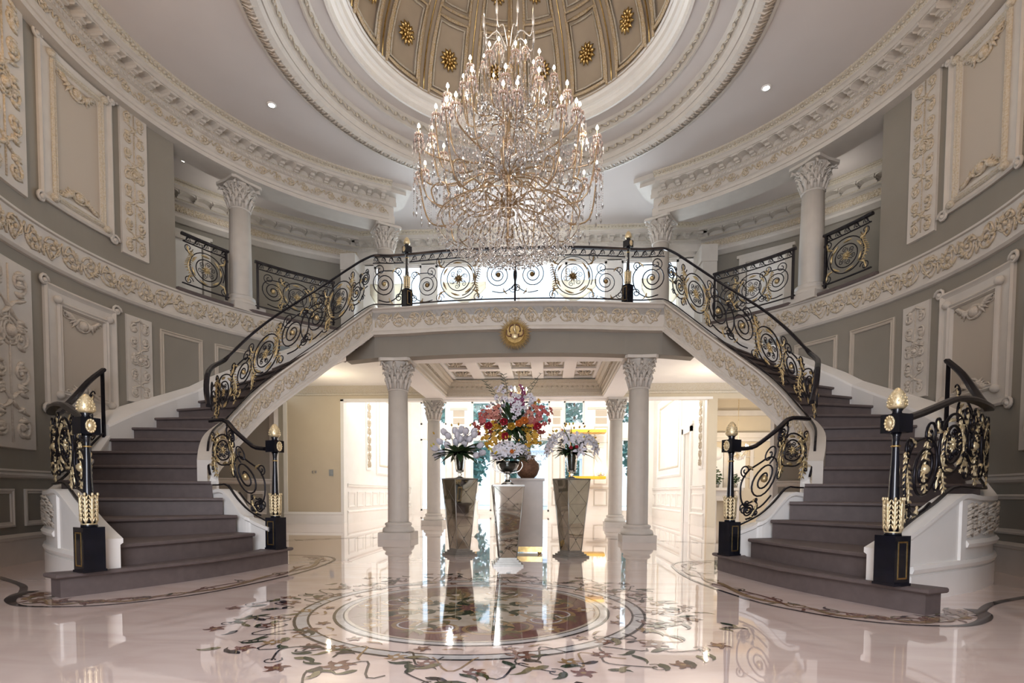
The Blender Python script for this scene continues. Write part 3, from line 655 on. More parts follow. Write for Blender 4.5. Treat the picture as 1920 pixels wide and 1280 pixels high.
# bright garden room behind
GY = 13.5
m = MB(); m.box(-4.85, -4.65, TW+.16, GY, 0, 4.7); gl = struct(m.build('wall_garden_left', TRIMW))
m = MB(); m.box(4.42, 4.6, TW+.16, 8.3, 0, 4.7); m.box(4.42, 4.6, 9.0, GY, 0, 4.7); m.box(4.42, 4.6, 8.3, 9.0, 2.5, 4.7); gr = struct(m.build('wall_garden_right', TRIMW))
m = MB(); m.box(-4.9, 4.7, TW+.1, GY+.3, 4.5, 4.7); struct(m.build('ceiling_garden_room', CEILW))
for par, X, sx in ((gl, -4.65, 1), (gr, 4.42, -1)):
    mp = lambda s, h, d=0, X=X, sx=sx: (X+sx*d, s, h)
    m = MB(); ys = ((7.0, 13.4),) if sx == 1 else ((7.0, 8.2), (9.1, 13.4))
    for a, b in ys: chair_dado(m, mp, a, b, None, .62)
    frame(m, mp, [(9.35, 1.35), (12.6, 1.35), (12.6, 4.0), (9.35, 4.0)], [(0, 0), (0, .03), (.05, .05), (.10, .02), (.25, .02), (.26, 0)])
    m.build('dado', TRIMW, par)
    m = MB(); frame(m, mp, [(9.6, 1.6), (12.35, 1.6), (12.35, 3.75), (9.6, 3.75)], [(0, 0), (0, .02), (.03, .035), (.06, .02), (.07, 0)]); m.build('gilded_panel_frame', GILTP, par)
    a, b = (8.45, 8.85) if sx == 1 else (7.15, 7.5)
    m = MB(); m.box(*sorted((X, X+sx*.03)), a, b, 1.45, 3.9); rp = m.build('relief_panel', TRIMW, par)
    m = MB(); scroll_stack(m, lambda s, h, mp=mp: mp(s, h, .035), a+.03, b-.03, 1.5, 3.85, .014); m.build('carved_scrolls', RELIEF, rp)
m = MB()
for y0, y1, z0, z1 in ((8.15, 8.3, 0, 2.65), (9.0, 9.15, 0, 2.65), (8.15, 9.15, 2.5, 2.68), (8.05, 9.25, 2.68, 2.76)): m.box(4.37, 4.43, y0, y1, z0, z1)
struct(m.build('door_1', TRIMW))
# window wall (openings as solid pieces)
WINS = [(-4.30, -3.30), (-2.35, -1.58), (-1.15, .60), (1.12, 1.88), (3.15, 4.20)]
m = MB(); xs = [-4.65]+[v for w_ in WINS for v in w_]+[4.42]
for i in range(0, len(xs), 2): m.box(xs[i], xs[i+1], GY, GY+.25, 0, 4.5)
for a, b in WINS:
    m.box(a, b, GY, GY+.25, 4.25, 4.5); m.box(a, b, GY+.02, GY+.2, 2.85, 3.38); m.box(a, b, GY, GY+.25, 0, .12)
ww = struct(m.build('wall_garden_windows', TRIMW))
m = MB(); g = MB()
for a, b in ((-3.15, -2.5), (-1.5, -1.2), (.66, 1.05), (2.0, 3.0)):
    c = (a+b)/2; hw = min(.26, (b-a)/2-.03)
    for z0, z1 in ((.35, .95), (1.15, 3.3)):
        frame(m, lambda s, h, d=0: (s, GY-d, h), [(c-hw, z0), (c+hw, z0), (c+hw, z1), (c-hw, z1)], [(0, 0), (0, .03), (.03, .03), (.04, .01), (.05, 0)])
    m.box(a, b, GY-.04, GY, .98, 1.05); m.box(a, b, GY-.06, GY, 3.92, 4.0)
    for z0, z1 in ((3.4, 3.62), (3.68, 3.9)): g.box(c-hw*.8, c+hw*.8, GY-.03, GY, z0, z1)
m.build('pilaster_panels', TRIM, ww); g.build('gilded_capital', FIELD, ww)
for i, (a, b) in enumerate(WINS):
    m = MB()
    for z0, z1 in ((.12, 2.85), (3.38, 4.25)):
        for x0, x1, y0, y1 in ((a, a+.06, z0, z1), (b-.06, b, z0, z1), (a, b, z0, z0+.07), (a, b, z1-.06, z1)): m.box(x0, x1, GY+.06, GY+.14, y0, y1)
        if b-a > 1.2: m.box((a+b)/2-.07, (a+b)/2+.07, GY+.06, GY+.14, z0, z1)
    wn = struct(m.build('window_%d' % (i+1), TRIMW))
    m = MB(); m.box(a+.05, b-.05, GY+.095, GY+.10, .15, 2.82); m.box(a+.05, b-.05, GY+.095, GY+.10, 3.4, 4.2); m.build('pane', PANE, wn)
# wall sconce
def candle_bulb(m, p, h=.07, r=.016): m.lathe([(r*.5, 0), (r, h*.3), (r*.8, h*.6), (.002, h)], 8, M=Matrix.Translation(p))
t = tag(empty('wall_sconce', (2.50, GY-.02, 1.55)), 'glass wall sconce with lit candle bulbs between the far garden windows', 'lamp')
m = MB(); m.lathe([(.02, -.15), (.07, -.1), (.04, 0), (.06, .1), (.02, .16)], 10); m.build('back_plate', GILT, t)
for i in range(5):
    a = -pi+i*pi/4; m = MB(); e = (.17*cos(a), -.05-.14*abs(sin(a)), .06*(i % 2)+.05)
    m.tube(cr([(0, -.02, 0), (e[0]*.6, e[1]*.6, -.08), (*e[:2], e[2])], 4), .008, 5); arm = m.build('arm', ARMG, t)
    b = MB(); candle_bulb(b, Vector((e[0], e[1], e[2]+.03)), .10, .03); b.build('bulb', BULB, arm)
# urn on pedestal
def urn(loc, label):
    t = tag(empty('garden_urn_on_plinth', loc), label, 'urn')
    m = MB(); m.box(-.22, .22, -.22, .22, 0, .08); m.box(-.17, .17, -.17, .17, .08, .50); m.box(-.2, .2, -.2, .2, .50, .56); m.build('plinth', TRIMW, t)
    m = MB(); m.lathe([(.13, .56), (.13, .60), (.06, .66), (.06, .72), (.16, .80), (.21, .92), (.19, 1.02), (.21, 1.10), (.25, 1.14), (.25, 1.18), (.2, 1.18)], 20); m.build('urn_bowl', TRIMW, t)
    m = MB()
    for i in range(40): a = random.random()*6.3; R = random.random()*.17; m.ball((R*cos(a), R*sin(a), 1.2+random.random()*.09), .035, 5, 3)
    m.build('yellow_blossoms', [P_YEL], t)
urn((-2.02, 11.6, 0), 'white plaster urn with yellow flowers on a white plinth before the garden windows')
# yellow scaffold
t = tag(empty('rolling_scaffold', (1.35, 12.6, 0)), 'yellow steel rolling scaffold standing by the garden windows behind the right vase', 'scaffold')
m = MB()
for x in (0, 1.75):
    for y in (0, .6): m = MB(); m.tube([(x, y, .08), (x, y, 3.0)], .028, 6); m.build('upright', YELL, t)
for z in (1.33, 2.98): m = MB(); m.box(-.02, 1.25, -.02, .62, z, z+.10); m.build('deck', YELL, t)
for x in (0, 1.75):
    for z in (.4, .8, 1.2, 1.6, 2.0, 2.4, 2.8): m = MB(); m.tube([(x, 0, z), (x, .6, z)], .016, 5); m.build('rung', YELL, t)
for x in (0, 1.75):
    for y in (0, .6):
        m = MB(); m.lathe([(.02, -.02), (.075, -.02), (.075, .02), (.02, .02)], 12, M=Matrix.Translation((x, y, .075)) @ Matrix.Rotation(pi/2, 4, 'X')); m.build('caster', IRON, t)

# dining room seen through the right hand doorway
m = MB(); m.box(4.62, 9.2, 9.6, 9.8, 0, 4.0); dr = struct(m.build('wall_dining', TANW))
m = MB()
for z0, z1, d in ((2.35, 2.45, .12), (2.45, 2.6, .18), (3.1, 3.25, .1)): m.box(4.62, 9.2, 9.6-d, 9.6, z0, z1)
for x in (5.2, 5.75, 6.5): m.box(x-.05, x+.05, 9.56, 9.6, 1.0, 2.3)
for z in (1.3, 1.6, 1.9): m.box(5.0, 6.6, 9.57, 9.6, z, z+.02)
m.build('moulding', TRIM, dr)
m = MB()
for x in (5.48, 6.12):
    m.lathe([(.2, 9.55), (.2, 9.6)], 20, M=Matrix(((1, 0, 0, x), (0, 0, 1, 0), (0, 1, 0, 2.0), (0, 0, 0, 1)))); m.box(x-.2, x+.2, 9.56, 9.6, 1.0, 2.0)
m.build('arched_niche', CEILW, dr)
m = MB(); m.box(9.0, 9.2, 6.9, 9.8, 0, 4); m.box(4.6, 9.2, 6.9, 9.8, 3.6, 3.7); struct(m.build('wall_dining_side', TANW))
light('dining_lamp', 'POINT', (5.9, 8.4, 2.2), 30, (1, .78, .5), .1)
t = tag(empty('marble_fireplace', (5.65, 9.3, 0)), 'carved cream fireplace with a shelf in the room beyond the right staircase', 'fireplace')
m = MB(); m.box(-.5, .5, -.1, .25, .92, 1.0); m.build('mantel_shelf', TRIM, t)
m = MB(); m.box(-.42, -.22, -.02, .25, 0, .92); m.box(.22, .42, -.02, .25, 0, .92); m.box(-.3, .3, 0, .25, .62, .92)
for sx in (-1, 1): m.tube([(sx*.32, -.04, .9), (sx*.32, -.1, .8), (sx*.32, -.03, .65)], .05, 8)
m.build('surround', TRIM, t)
def potted(loc, label, s=1):
    t = tag(empty('potted_plant', loc), label, 'plant'); m = MB(); m.lathe([(.05*s, 0), (.07*s, .08*s), (.075*s, .12*s)], 12); m.build('pot', PEWTER, t)
    m = MB()
    for i in range(70): p = (random.gauss(0, .06)*s, random.gauss(0, .06)*s, max(.09, .22+random.gauss(0, .08))*s); m.ball(p, .03*s, 4, 3, (1, 1, .5))
    m.build('foliage', GREEN, t)
potted((5.42, 9.3, 1.0), 'small dark green plant at the left end of the mantel shelf', 1.3)
potted((5.95, 9.3, 1.0), 'small dark green plant at the right end of the mantel shelf', 1.0)
def small_chandelier(loc, label, n, R, chain, mt=GILT):
    t = tag(empty('small_chandelier', loc), label, 'chandelier')
    m = MB(); m.tube([(0, 0, .1), (0, 0, chain)], .008, 5); m.lathe([(.02, chain-.03), (.09, chain-.01), (.09, chain)], 12); m.build('chain', mt, t)
    m = MB(); m.lathe([(.01, -.2), (.05, -.14), (.03, -.05), (.06, .02), (.02, .12)], 10); m.build('body', mt, t)
    for i in range(n):
        a = 2*pi*i/n; m = MB(); m.tube(cr([(0, 0, -.05), (R*.5*cos(a), R*.5*sin(a), -.12), (R*cos(a), R*sin(a), .02)], 4), .009, 5); m.lathe([(.028, .0), (.03, .02), (.012, .02), (.012, .09)], 8, M=Matrix.Translation((R*cos(a), R*sin(a), .02))); ar = m.build('arm', mt, t)
        b = MB(); candle_bulb(b, Vector((R*cos(a), R*sin(a), .11)), .08, .022); b.build('bulb', BULB, ar)
    m = MB()
    for i in range(90): a = random.random()*6.3; r_ = random.random()*R; m.octa((r_*cos(a), r_*sin(a), -.2*random.random()), .012, .03)
    tag(m.build('crystals', CRYW, t), kind='stuff')
    return t
small_chandelier((5.62, 8.2, 1.95), 'gold chandelier with lit candle bulbs in the room beyond the right staircase', 6, .26, 1.6)
small_chandelier((-.12, 5.6, 3.0), 'small crystal chandelier hanging from the coffered ceiling above the flowers', 6, .17, .63, ARMG)

# garden outside
m = MB(); m.box(-30, 30, 13.75, 60, -.3, -.02); struct(m.build('ground_terrace', mat('terrace_stone', (.62, .66, .70), .6, noise=(2, 3, .3, .7))))
m = MB(); m.box(-8, 9, 20, 27, -.02, 0); tag(m.build('swimming_pool', mat('pool_water', (.10, .35, .75), .05, noise=(4, 3, .3, .7), c2=(.06, .25, .62))), 'blue swimming pool outside the garden windows', 'pool')
t = tag(empty('garden_pavilion', (1.2, 29, 0)), 'pale pavilion with columns across the pool outside', 'pavilion')
for x in (-1.6, 0, 1.6, 3.2): m = MB(); m.box(x-.3, x+.3, -.3, .3, 0, .6); m.lathe([(.2, .6), (.17, 3.0), (.25, 3.1)], 16, c=(x, 0)); m.build('pavilion_column', TRIMW, t)
m = MB(); m.box(-2.2, 3.8, -.5, 1.5, 3.1, 3.6); m.box(-2.4, 4.0, -.7, 1.7, 3.6, 3.75); m.build('roof_beam', TRIMW, t)
m = MB(); [m.box(-2.4, 3.9, -.5-.35*i, 2, 0, .45-.15*i) for i in range(3)]; m.build('steps', TRIMW, t)
def tree(loc, H, R, label, kind='garden_tree'):
    t = tag(empty(kind, loc), label, 'tree', 'trees in the garden')
    m = MB(); m.tube([(0, 0, 0), (.1, 0, H*.4), (0, .1, H*.8)], [.2, .14, .05], 7); m.build('trunk', BROWN, t)
    m = MB()
    for i in range(1500):
        a = random.random()*6.3; z = random.random(); rr = R*(sin(pi*(z*.85+.12)))*sqrt(random.random()); p = Vector((rr*cos(a), rr*sin(a), H*.15+H*.85*z))
        u = Vector((random.gauss(0, 1), random.gauss(0, 1), random.gauss(0, 1))).normalized()*.30; v = u.orthogonal()*.7
        m.add([p-u, p+v*.6, p+u, p-v*.6], [(0, 1, 2, 3)], False)
    m.build('foliage', TREEG, t)
for i, (x, y, H, R, lb) in enumerate(((-11.6, 32, 9, 2.9, 'leafy green tree outside the leftmost garden window'), (-5.0, 30, 9, 2.1, 'tall green tree beyond the pool, outside the second garden window'), (-1.6, 34, 11, 2.3, 'tall tree far behind the pavilion, outside the middle window'), (7.6, 33, 10, 2.2, 'tall tree right of the pavilion beyond the pool'), (11.0, 29, 9, 2.6, 'leafy green tree outside the rightmost garden window'), (2.6, 37, 12, 2.5, 'distant tree directly behind the pavilion'))): tree((x, y, 0), H, R, lb)

# ------------------------------------------------------------------ upper gallery
GA, GB = 8.0, 6.7
def gell(side, t, d=0): return (side*(GA-d)*cos(t), (GB-d)*sin(t))
rim = [(0, 2.16)]+[(.45, 2.165), (.9, 2.19), (1.35, 2.24), (1.78, 2.31), (2.08, 2.335), (2.39, 2.36)]
pts = []
half = rim+[OUT[21]]+[ell(1, rad(a), 0) for a in (50, 45, 40, 35, 30, 25, 20, 17.7)]+[(5.45, 1.39), (7.6, 1.4)]+[gell(1, rad(a), .0) for a in (14, 20, 26, 32, 38, 44, 50, 56, 60)]+[(4.0, 5.95)]
pts = half+[(-x, y) for x, y in half[::-1]][:-1]
m = MB(); m.prism(pts, 3.68, 3.85); sl = struct(m.build('floor_upper', CEILW))
for side in (-1, 1):
    m = MB(); rings = []
    for i in range(41):
        t = rad(12+(60.5-12)*i/40); rings.append([(*gell(side, t, d), z) for d, z in ((0, 3.85), (0, 6.64), (-.2, 6.64), (-.2, 3.85))])
    m.sweep(rings); m.box(*sorted((side*5.6, side*8.1)), 1.1, 1.4, 3.5, 6.64)
    gw = struct(m.build('wall_gallery_left' if side < 0 else 'wall_gallery_right', WALL))
    S0, S1 = 14, 60.5
    entab(trim_name(), lambda s, z, d, side=side: (*gell(side, rad(s), d), z), S0, S1, [(0, 6.02), (.06, 6.02)]+ENT[3:-1]+[(0, 6.645)], 40, True, 2.35)
    m = MB()   # gallery dado
    for z0, z1, d in ((3.85, 4.05, .03), (4.05, 4.08, .04)): m.sweep([[(*gell(side, rad(14+46*i/30), dd), z) for dd, z in ((0, z0), (d, z0), (d, z1), (0, z1))] for i in range(31)])
    m.build('baseboard', TRIM, gw)
def wall_door(name, th0, th1, side, z1, mt, par_label):
    t0, t1 = rad(th0), rad(th1); m = MB()
    def P(t, z, d): return (*gell(side, t, d), z)
    for a, b, za, zb in ((t0, t0+.018, 3.85, z1), (t1-.018, t1, 3.85, z1), (t0, t1, z1-.11, z1), (t0-.006, t1+.006, z1, z1+.06)):
        m.hull([P(a, za, .0), P(b, za, .0), P(b, za, .07), P(a, za, .07)], [P(a, zb, .0), P(b, zb, .0), P(b, zb, .07), P(a, zb, .07)])
    o = struct(m.build(name, TRIM)); m = MB()
    m.hull([P(t0+.02, 3.85, .005), P(t1-.02, 3.85, .005), P(t1-.02, 3.85, .02), P(t0+.02, 3.85, .02)], [P(t0+.02, z1-.11, .005), P(t1-.02, z1-.11, .005), P(t1-.02, z1-.11, .02), P(t0+.02, z1-.11, .02)])
    m.build('door_panel', mt, o); return o, P, t0, t1
def gth(x, y): return math.degrees(atan2(y/GB, abs(x)/GA))
wall_door('door_2', gth(4.58, 5.41)-7.9, gth(4.58, 5.41), 1, 5.84, TRIMW, '')
wall_door('door_3', gth(6.31, 4.06)-7, gth(6.31, 4.06), -1, 5.84, TRIMW, '')
# back wall of the upper hall: three tall windows under the cornice
UY = 5.9
m = MB(); UW = [(-3.55, -2.42), (-2.1, 1.85), (2.17, 3.45)]
xs = [-4.0]+[v for w_ in UW for v in w_]+[4.0]
for i in range(0, len(xs), 2): m.box(xs[i], xs[i+1], UY, UY+.2, 3.85, 6.64)
m.box(-4.0, 4.0, UY, UY+.2, 6.08, 6.64); m.box(-4.0, 4.0, UY, UY+.2, 3.85, 3.95)
uw = struct(m.build('wall_upper_back', TRIMW))
entab(trim_name(), lambda s, z, d: (s, UY-d, z), -3.95, 3.95, [(0, 6.10), (.05, 6.11), (.05, 6.14)]+ENT[6:-1]+[(0, 6.645)], 4, False, .27)
for i, (a, b) in enumerate(UW):
    m = MB()
    for x0, x1 in ((a, a+.05), (b-.05, b))+(((-.16-.03, -.16+.03), (-1.2, -1.15), (.9, .95)) if b-a > 2 else ()): m.box(x0, x1, UY+.05, UY+.12, 3.95, 6.08)
    for z in (3.95, 6.03): m.box(a, b, UY+.05, UY+.12, z, z+.05)
    wn = struct(m.build('window_%d' % (6+i), TRIMW)); m = MB(); m.box(a+.04, b-.04, UY+.08, UY+.085, 3.98, 6.05); m.build('pane', PANE, wn)
CURT = mat('cream_sheer_curtain', (.90, .84, .70), .8, noise=(5, 3, .3, .7), c2=(.88, .78, .58), trans=.45)
def swag(x0, x1, z, drop, label):
    m = MB(); n = 18; rows = 7; vs = []
    for j in range(rows+1):
        for i in range(n+1):
            u = i/n; dz = drop*(j/rows)*(.35+.65*sin(pi*u)); vs.append((x0+(x1-x0)*u, UY-(.0 if j == 0 else .10+.05*sin(j*2.2)*sin(pi*u)), z-dz))
    m.add(vs, [(j*(n+1)+i, j*(n+1)+i+1, (j+1)*(n+1)+i+1, (j+1)*(n+1)+i) for j in range(rows) for i in range(n)]); so = m.build('swag', CURT)
    sol = so.modifiers.new('s', 'SOLIDIFY'); sol.thickness = .01
    return so
for i, (a, b, dr_, lb) in enumerate(((-3.6, -2.7, .75, 'cream swag curtain over the upstairs window left of the bridge'), (-1.9, -.9, .5, 'cream swag curtain at the left of the wide window above the bridge'), (.6, 1.6, .5, 'cream swag curtain at the right of the wide window above the bridge'), (2.6, 3.5, .75, 'cream swag curtain over the upstairs window right of the bridge'))):
    o = swag(a, b, 5.95-.3, dr_, lb); o.name = 'swag_curtain'; tag(o, lb, 'curtain', 'swag curtains upstairs')
for sx in (-1, 1):   # corner pilasters where the gallery meets the upper hall
    m = MB(); m.box(*sorted((sx*3.80, sx*4.1)), 5.30, 5.95, 3.85, 6.10); m.box(*sorted((sx*3.76, sx*4.1)), 5.27, 5.95, 5.75, 6.10); struct(m.build(trim_name(), TRIM))

# ------------------------------------------------------------------ bridge fascia
rimf = [(-x, y) for x, y in rim[::-1]][:-1]+rim
def rim_pt(i, d):
    n = len(rimf); a, b = rimf[max(i-1, 0)], rimf[min(i+1, n-1)]; dx, dy = b[0]-a[0], b[1]-a[1]; l = hypot(dx, dy)
    return (rimf[i][0]+dy/l*d, rimf[i][1]-dx/l*d)
BP = [(-.1, 3.855), (.06, 3.855), (.065, 3.835), (.03, 3.82), (.01, 3.80), (.0, 3.79), (0, 3.52), (.02, 3.515), (.02, 3.49), (.045, 3.47), (.06, 3.44), (.06, 3.415), (-.1, 3.41)]
m = MB(); m.sweep([[(*rim_pt(i, d), z) for d, z in BP] for i in range(len(rimf))]); bf = struct(m.build(trim_name(), TRIM), 'white carved band along the front of the bridge')
acc = [0]
for i in range(1, len(rimf)): acc.append(acc[-1]+hypot(rimf[i][0]-rimf[i-1][0], rimf[i][1]-rimf[i-1][1]))
def along(s, d=0):
    for i in range(1, len(acc)):
        if acc[i] >= s or i == len(acc)-1:
            t = (s-acc[i-1])/(acc[i]-acc[i-1]); a, b = rim_pt(i-1, d), rim_pt(i, d); return (a[0]+(b[0]-a[0])*t, a[1]+(b[1]-a[1])*t)
m = MB(); scroll_band(m, lambda s, h: (*along(s, .004), h), .05, acc[-1]-.05, 3.53, 3.785, .27, .012, .024); m.build('frieze_scrollwork', RELIEF, bf)
m = MB(); ext = [(-2.95, 2.62)]+[rim_pt(i, -.07) for i in range(len(rimf))]+[(2.95, 2.62)]
m.sweep([[(x, y, 3.07), (x, y, 3.45), (x, y+.25, 3.45), (x, y+.25, 3.07)] for x, y in ext]); struct(m.build('wall_bridge', WALL))
# gold sun emblem
t = tag(empty('sun_medallion', (.006, 2.098, 3.335)), 'round gold sunburst medallion on the front of the bridge', 'ornament')
m = MB(); R = .265
SUNG = mat('matte_gold', (.60, .42, .16), .5, .45, noise=(30, 2, .3, .7), c2=(.42, .28, .10))
for k in range(60):
    a = 2*pi*k/60; r1 = R*(1 if k % 2 else .90)*random.uniform(.97, 1.03); m.tube([(R*.45*cos(a), -.02, R*.45*sin(a)), (R*.75*cos(a), -.035, R*.75*sin(a)), (r1*cos(a), -.01, r1*sin(a))], [.005, .0075, .0015], 4)
m.lathe([(R*.70, -.0), (R*.68, .012), (R*.2, .014)], 32, M=Matrix.Rotation(pi/2, 4, 'X')); m.build('sun_rays', SUNG, t)
m = MB(); m.lathe([(R*.56, .02), (R*.55, .032), (R*.50, .028), (R*.2, .030)], 32, M=Matrix.Rotation(pi/2, 4, 'X')); m.build('disc', SUNG, t)
for sx in (-1, 1):
    m = MB()
    m.tube([(sx*x*R, -.055, z*R) for x, z in cr([(.05, .50), (.25, .42), (.33, .20), (.28, .06)], 5)], .011, 5); m.tube([(sx*x*R, -.055, z*R) for x, z in cr([(.48, .18), (.50, -.05), (.38, -.18), (.2, -.16), (.26, -.04)], 5)], .011, 5)
    m.build('dark_scroll', BROWN, t)
m = MB(); m.ball((0, -.05, -.18*R), .20*R, 8, 5, (1.2, .4, .9)); m.tube([(0, -.06, .52*R), (-.03*R, -.075, .2*R), (.06*R, -.07, -.02*R)], [.01, .022, .012], 6); m.build('centre_relief', GILT, t)

# ------------------------------------------------------------------ staircases
def soff(k): return 1 if k < 1.5 else 0
for side in (-1, 1):
    nm = 'left' if side < 0 else 'right'
    st = tag(empty('curved_staircase', (side*3.2, -1.2, 0)), 'curved staircase of dark grey brown steps rising along the %s wall' % nm, 'staircase', None)
    org = Vector((side*3.2, -1.2, 0))
    def part(mb, name, mt, par=st):
        mb.v = [tuple(Vector(v)-org) for v in mb.v]; return mb.build(name, mt, par)
    def I(k): return (INN[k] if k < 6 else lerp(INN[k], OUT[k], .065)) if k <= 21 else (INN[21][0]+.2, INN[21][1]+.5)
    def O(k): return OUT[k] if k <= 21 else (OUT[21][0]+.1, OUT[21][1]+.45)
    for k in range(1, NS):
        a, b, c, d = I(k), O(k), O(k+1), I(k+1); z = RI*k
        # nose line (first step bows out, returns round the newels)
        bow = {1: .13, 2: .05}.get(k, .012); n = 10; nose = []
        dx, dy = b[0]-a[0], b[1]-a[1]; L_ = hypot(dx, dy); nx, ny = dy/L_, -dx/L_
        if nx*(c[0]+d[0]-a[0]-b[0])+ny*(c[1]+d[1]-a[1]-b[1]) > 0: nx, ny = -nx, -ny
        for i in range(n+1):
            t = i/n; e = bow*sin(pi*t); nose.append((a[0]+dx*t+nx*e, a[1]+dy*t+ny*e))
        if k == 1: back = [(3.22, -2.66), OUT[2], INN[2], (2.60, -.70)]
        else: back = [c, d]
        m = MB(); foot = max(0, z-RI-(.0 if k == 1 else .30)) if k > 1 else 0
        rb = [(side*(x-nx*.025), y-ny*.025) for x, y in nose]+[(side*x, y) for x, y in back]
        tb = [(side*(x+nx*.012), y+ny*.012) for x, y in nose]+[(side*x, y) for x, y in back]
        m.prism(rb, foot if k < 6 else z-RI-.06, z-.035)
        q = [(side*(x+nx*.0), y+ny*.0) for x, y in nose]+[(side*x, y) for x, y in back]
        if k == 1:
            gx, gy = sum(p[0] for p in q)/len(q), sum(p[1] for p in q)/len(q)
            grow = lambda P_, e: [(x+(x-gx)/hypot(x-gx, y-gy)*e, y+(y-gy)/hypot(x-gx, y-gy)*e) for x, y in P_]
            q, tb = grow(q, .035), grow(tb, .045)
        m.hull([(*p, z-.036) for p in q], [(*p, z-.026) for p in tb]); m.hull([(*p, z-.026) for p in tb], [(*p, z-.008) for p in tb]); m.hull([(*p, z-.008) for p in tb], [(*p, z) for p in q])
        part(m, 'step', STEP)
    # carved stringer along the hall side
    ip = cr([(*INN[k], RI*k) for k in range(6, 22)], 3); n = len(ip)
    def nrm(P, i):
        a, b = P[max(i-1, 0)], P[min(i+1, len(P)-1)]; dx, dy = b[0]-a[0], b[1]-a[1]; l = hypot(dx, dy) or 1; return (-dy/l, dx/l)
    def sgn(P, i):
        nx, ny = nrm(P, i); return (nx, ny) if nx*(-P[i][0]-1)+ny*(-1.2-P[i][1]) > 0 else (-nx, -ny)
    SP = [(-.10, .06), (.05, .06), (.055, .035), (.02, .02), (.0, .0), (0, -.32), (.02, -.33), (.02, -.36), (.05, -.39), (.055, -.42), (-.10, -.43)]
    def spt(u, d, dz):
        f = u*(n-1); i = min(n-2, int(f)); t = f-i; p = lerp(ip[i], ip[i+1], t); a, b = sgn(ip, i), sgn(ip, i+1); x, y = a[0]+(b[0]-a[0])*t, a[1]+(b[1]-a[1])*t
        z = p[2]+dz if dz > .01 or p[2] > .5 else p[2]+dz
        return (side*(p[0]+x*d), p[1]+y*d, max(.0, z))
    m = MB(); m.sweep([[spt(i/(n-1), d, dz) for d, dz in SP] for i in range(n)]); sg_ = part(m, 'carved_stringer', TRIM)
    L3 = sum(hypot(ip[i+1][0]-ip[i][0], ip[i+1][1]-ip[i][1], ip[i+1][2]-ip[i][2]) for i in range(n-1))
    m = MB(); scroll_band(m, lambda s, h: spt(s/L3, .004, h), .03, L3-.02, -.31, -.02, .27, .012, .024); part(m, 'stringer_scrollwork', RELIEF, sg_)
    # soffit
    m = MB(); vs = []
    for k in range(6, 22):
        a, b = INN[k], OUT[k]; z = RI*k
        vs += [(side*a[0], a[1], z-.40), (side*b[0], b[1], z-.40)]
    m.add(vs, [(2*i, 2*i+1, 2*i+3, 2*i+2) for i in range(15)]); so = part(m, 'soffit', CEILW)
    m = MB()
    for u in (.12, .88): m.tube([(side*(INN[k][0]+(OUT[k][0]-INN[k][0])*u), INN[k][1]+(OUT[k][1]-INN[k][1])*u, RI*k-.40) for k in range(6, 22)], .018, 5)
    part(m, 'soffit_moulding', TRIMW, so)
    # white curbs
    def curb(P, wd, name, facez=0, lo=0):
        P = cr(P, 5); m = MB(); rings = []
        for i, p in enumerate(P):
            nx, ny = nrm(P, i); rings.append([(side*(p[0]+nx*e), p[1]+ny*e, z) for e, z in ((-wd/2, max(facez, .15 if i < lo else 0)), (wd/2, max(facez, .15 if i < lo else 0)), (wd/2, p[2]-.05), (wd/2+.02, p[2]-.035), (wd/2+.02, p[2]), (-wd/2-.02, p[2]), (-wd/2-.02, p[2]-.035), (-wd/2, p[2]-.05))])
        m.sweep(rings); return part(m, name, TRIMW), P
    curb(CURB_I+[(3.33, -.52, 1.10)], .12, 'inner_curb')
    co, P = curb(CURB_O, .13, 'outer_curb', 0, 4)
    m = MB(); n2 = len(P)   # mouldings and relief drum on the outer curb
    def cpt(i, d, z):
        nx, ny = nrm(P, i)
        if nx*1+ny*-1 < 0: nx, ny = -nx, -ny
        return (side*(P[i][0]+nx*(.065+d)), P[i][1]+ny*(.065+d), z)
    m.sweep([[cpt(i, d, z) for d, z in ((0, .22), (.02, .22), (.03, .25), (.02, .28), (0, .28))] for i in range(4, n2)])
    m.sweep([[cpt(i, d, z) for d, z in ((0, 0), (.015, 0), (.015, .2), (0, .2))] for i in range(4, n2)])
    j0 = 11
    m.sweep([[cpt(i, d, z) for d, z in ((0, .38), (.03, .38), (.04, .41), (.02, .44), (0, .44))] for i in range(j0, n2)])
    for i in (4, j0): m.hull([cpt(i-1, 0, .28), cpt(i, 0, .28), cpt(i, .02, .28), cpt(i-1, .02, .28)], [cpt(i-1, 0, P[i][2]-.05), cpt(i, 0, P[i][2]-.05), cpt(i, .02, P[i][2]-.05), cpt(i-1, .02, P[i][2]-.05)])
    part(m, 'curb_moulding', TRIMW, co)
    m = MB()
    for q in range(190):
        i = random.randrange(j0+1, n2-1); z = random.uniform(.47, .72); r_ = random.uniform(.012, .03); m.ball(cpt(i, .0, z), r_, 5, 3)
        m.tube([cpt(i-1, .01, z), cpt(i, .025, z+.03), cpt(min(i+1, n2-1), .01, z-.01)], [.004, .014, .003], 4)
    part(m, 'carved_relief', RELW, co)
    # wall skirting string
    m = MB(); rings = []
    for k in range(8, 22):
        a = OUT[k]; z = RI*k; t = atan2(a[1]/EB, a[0]/EA); rings.append([(side*x, y, zz) for (x, y), zz in (((a[0]-.01, a[1]), z-.3), ((EA*cos(t)*.997, EB*sin(t)*.997), z-.3), ((EA*cos(t)*.997, EB*sin(t)*.997), z+.20), ((EA*cos(t)-.02, EB*sin(t)-.01), z+.23), ((a[0]+.0, a[1]), z+.17), ((a[0]-.01, a[1]), z+.14))])
    m.sweep(rings); part(m, 'wall_string', TRIMW)

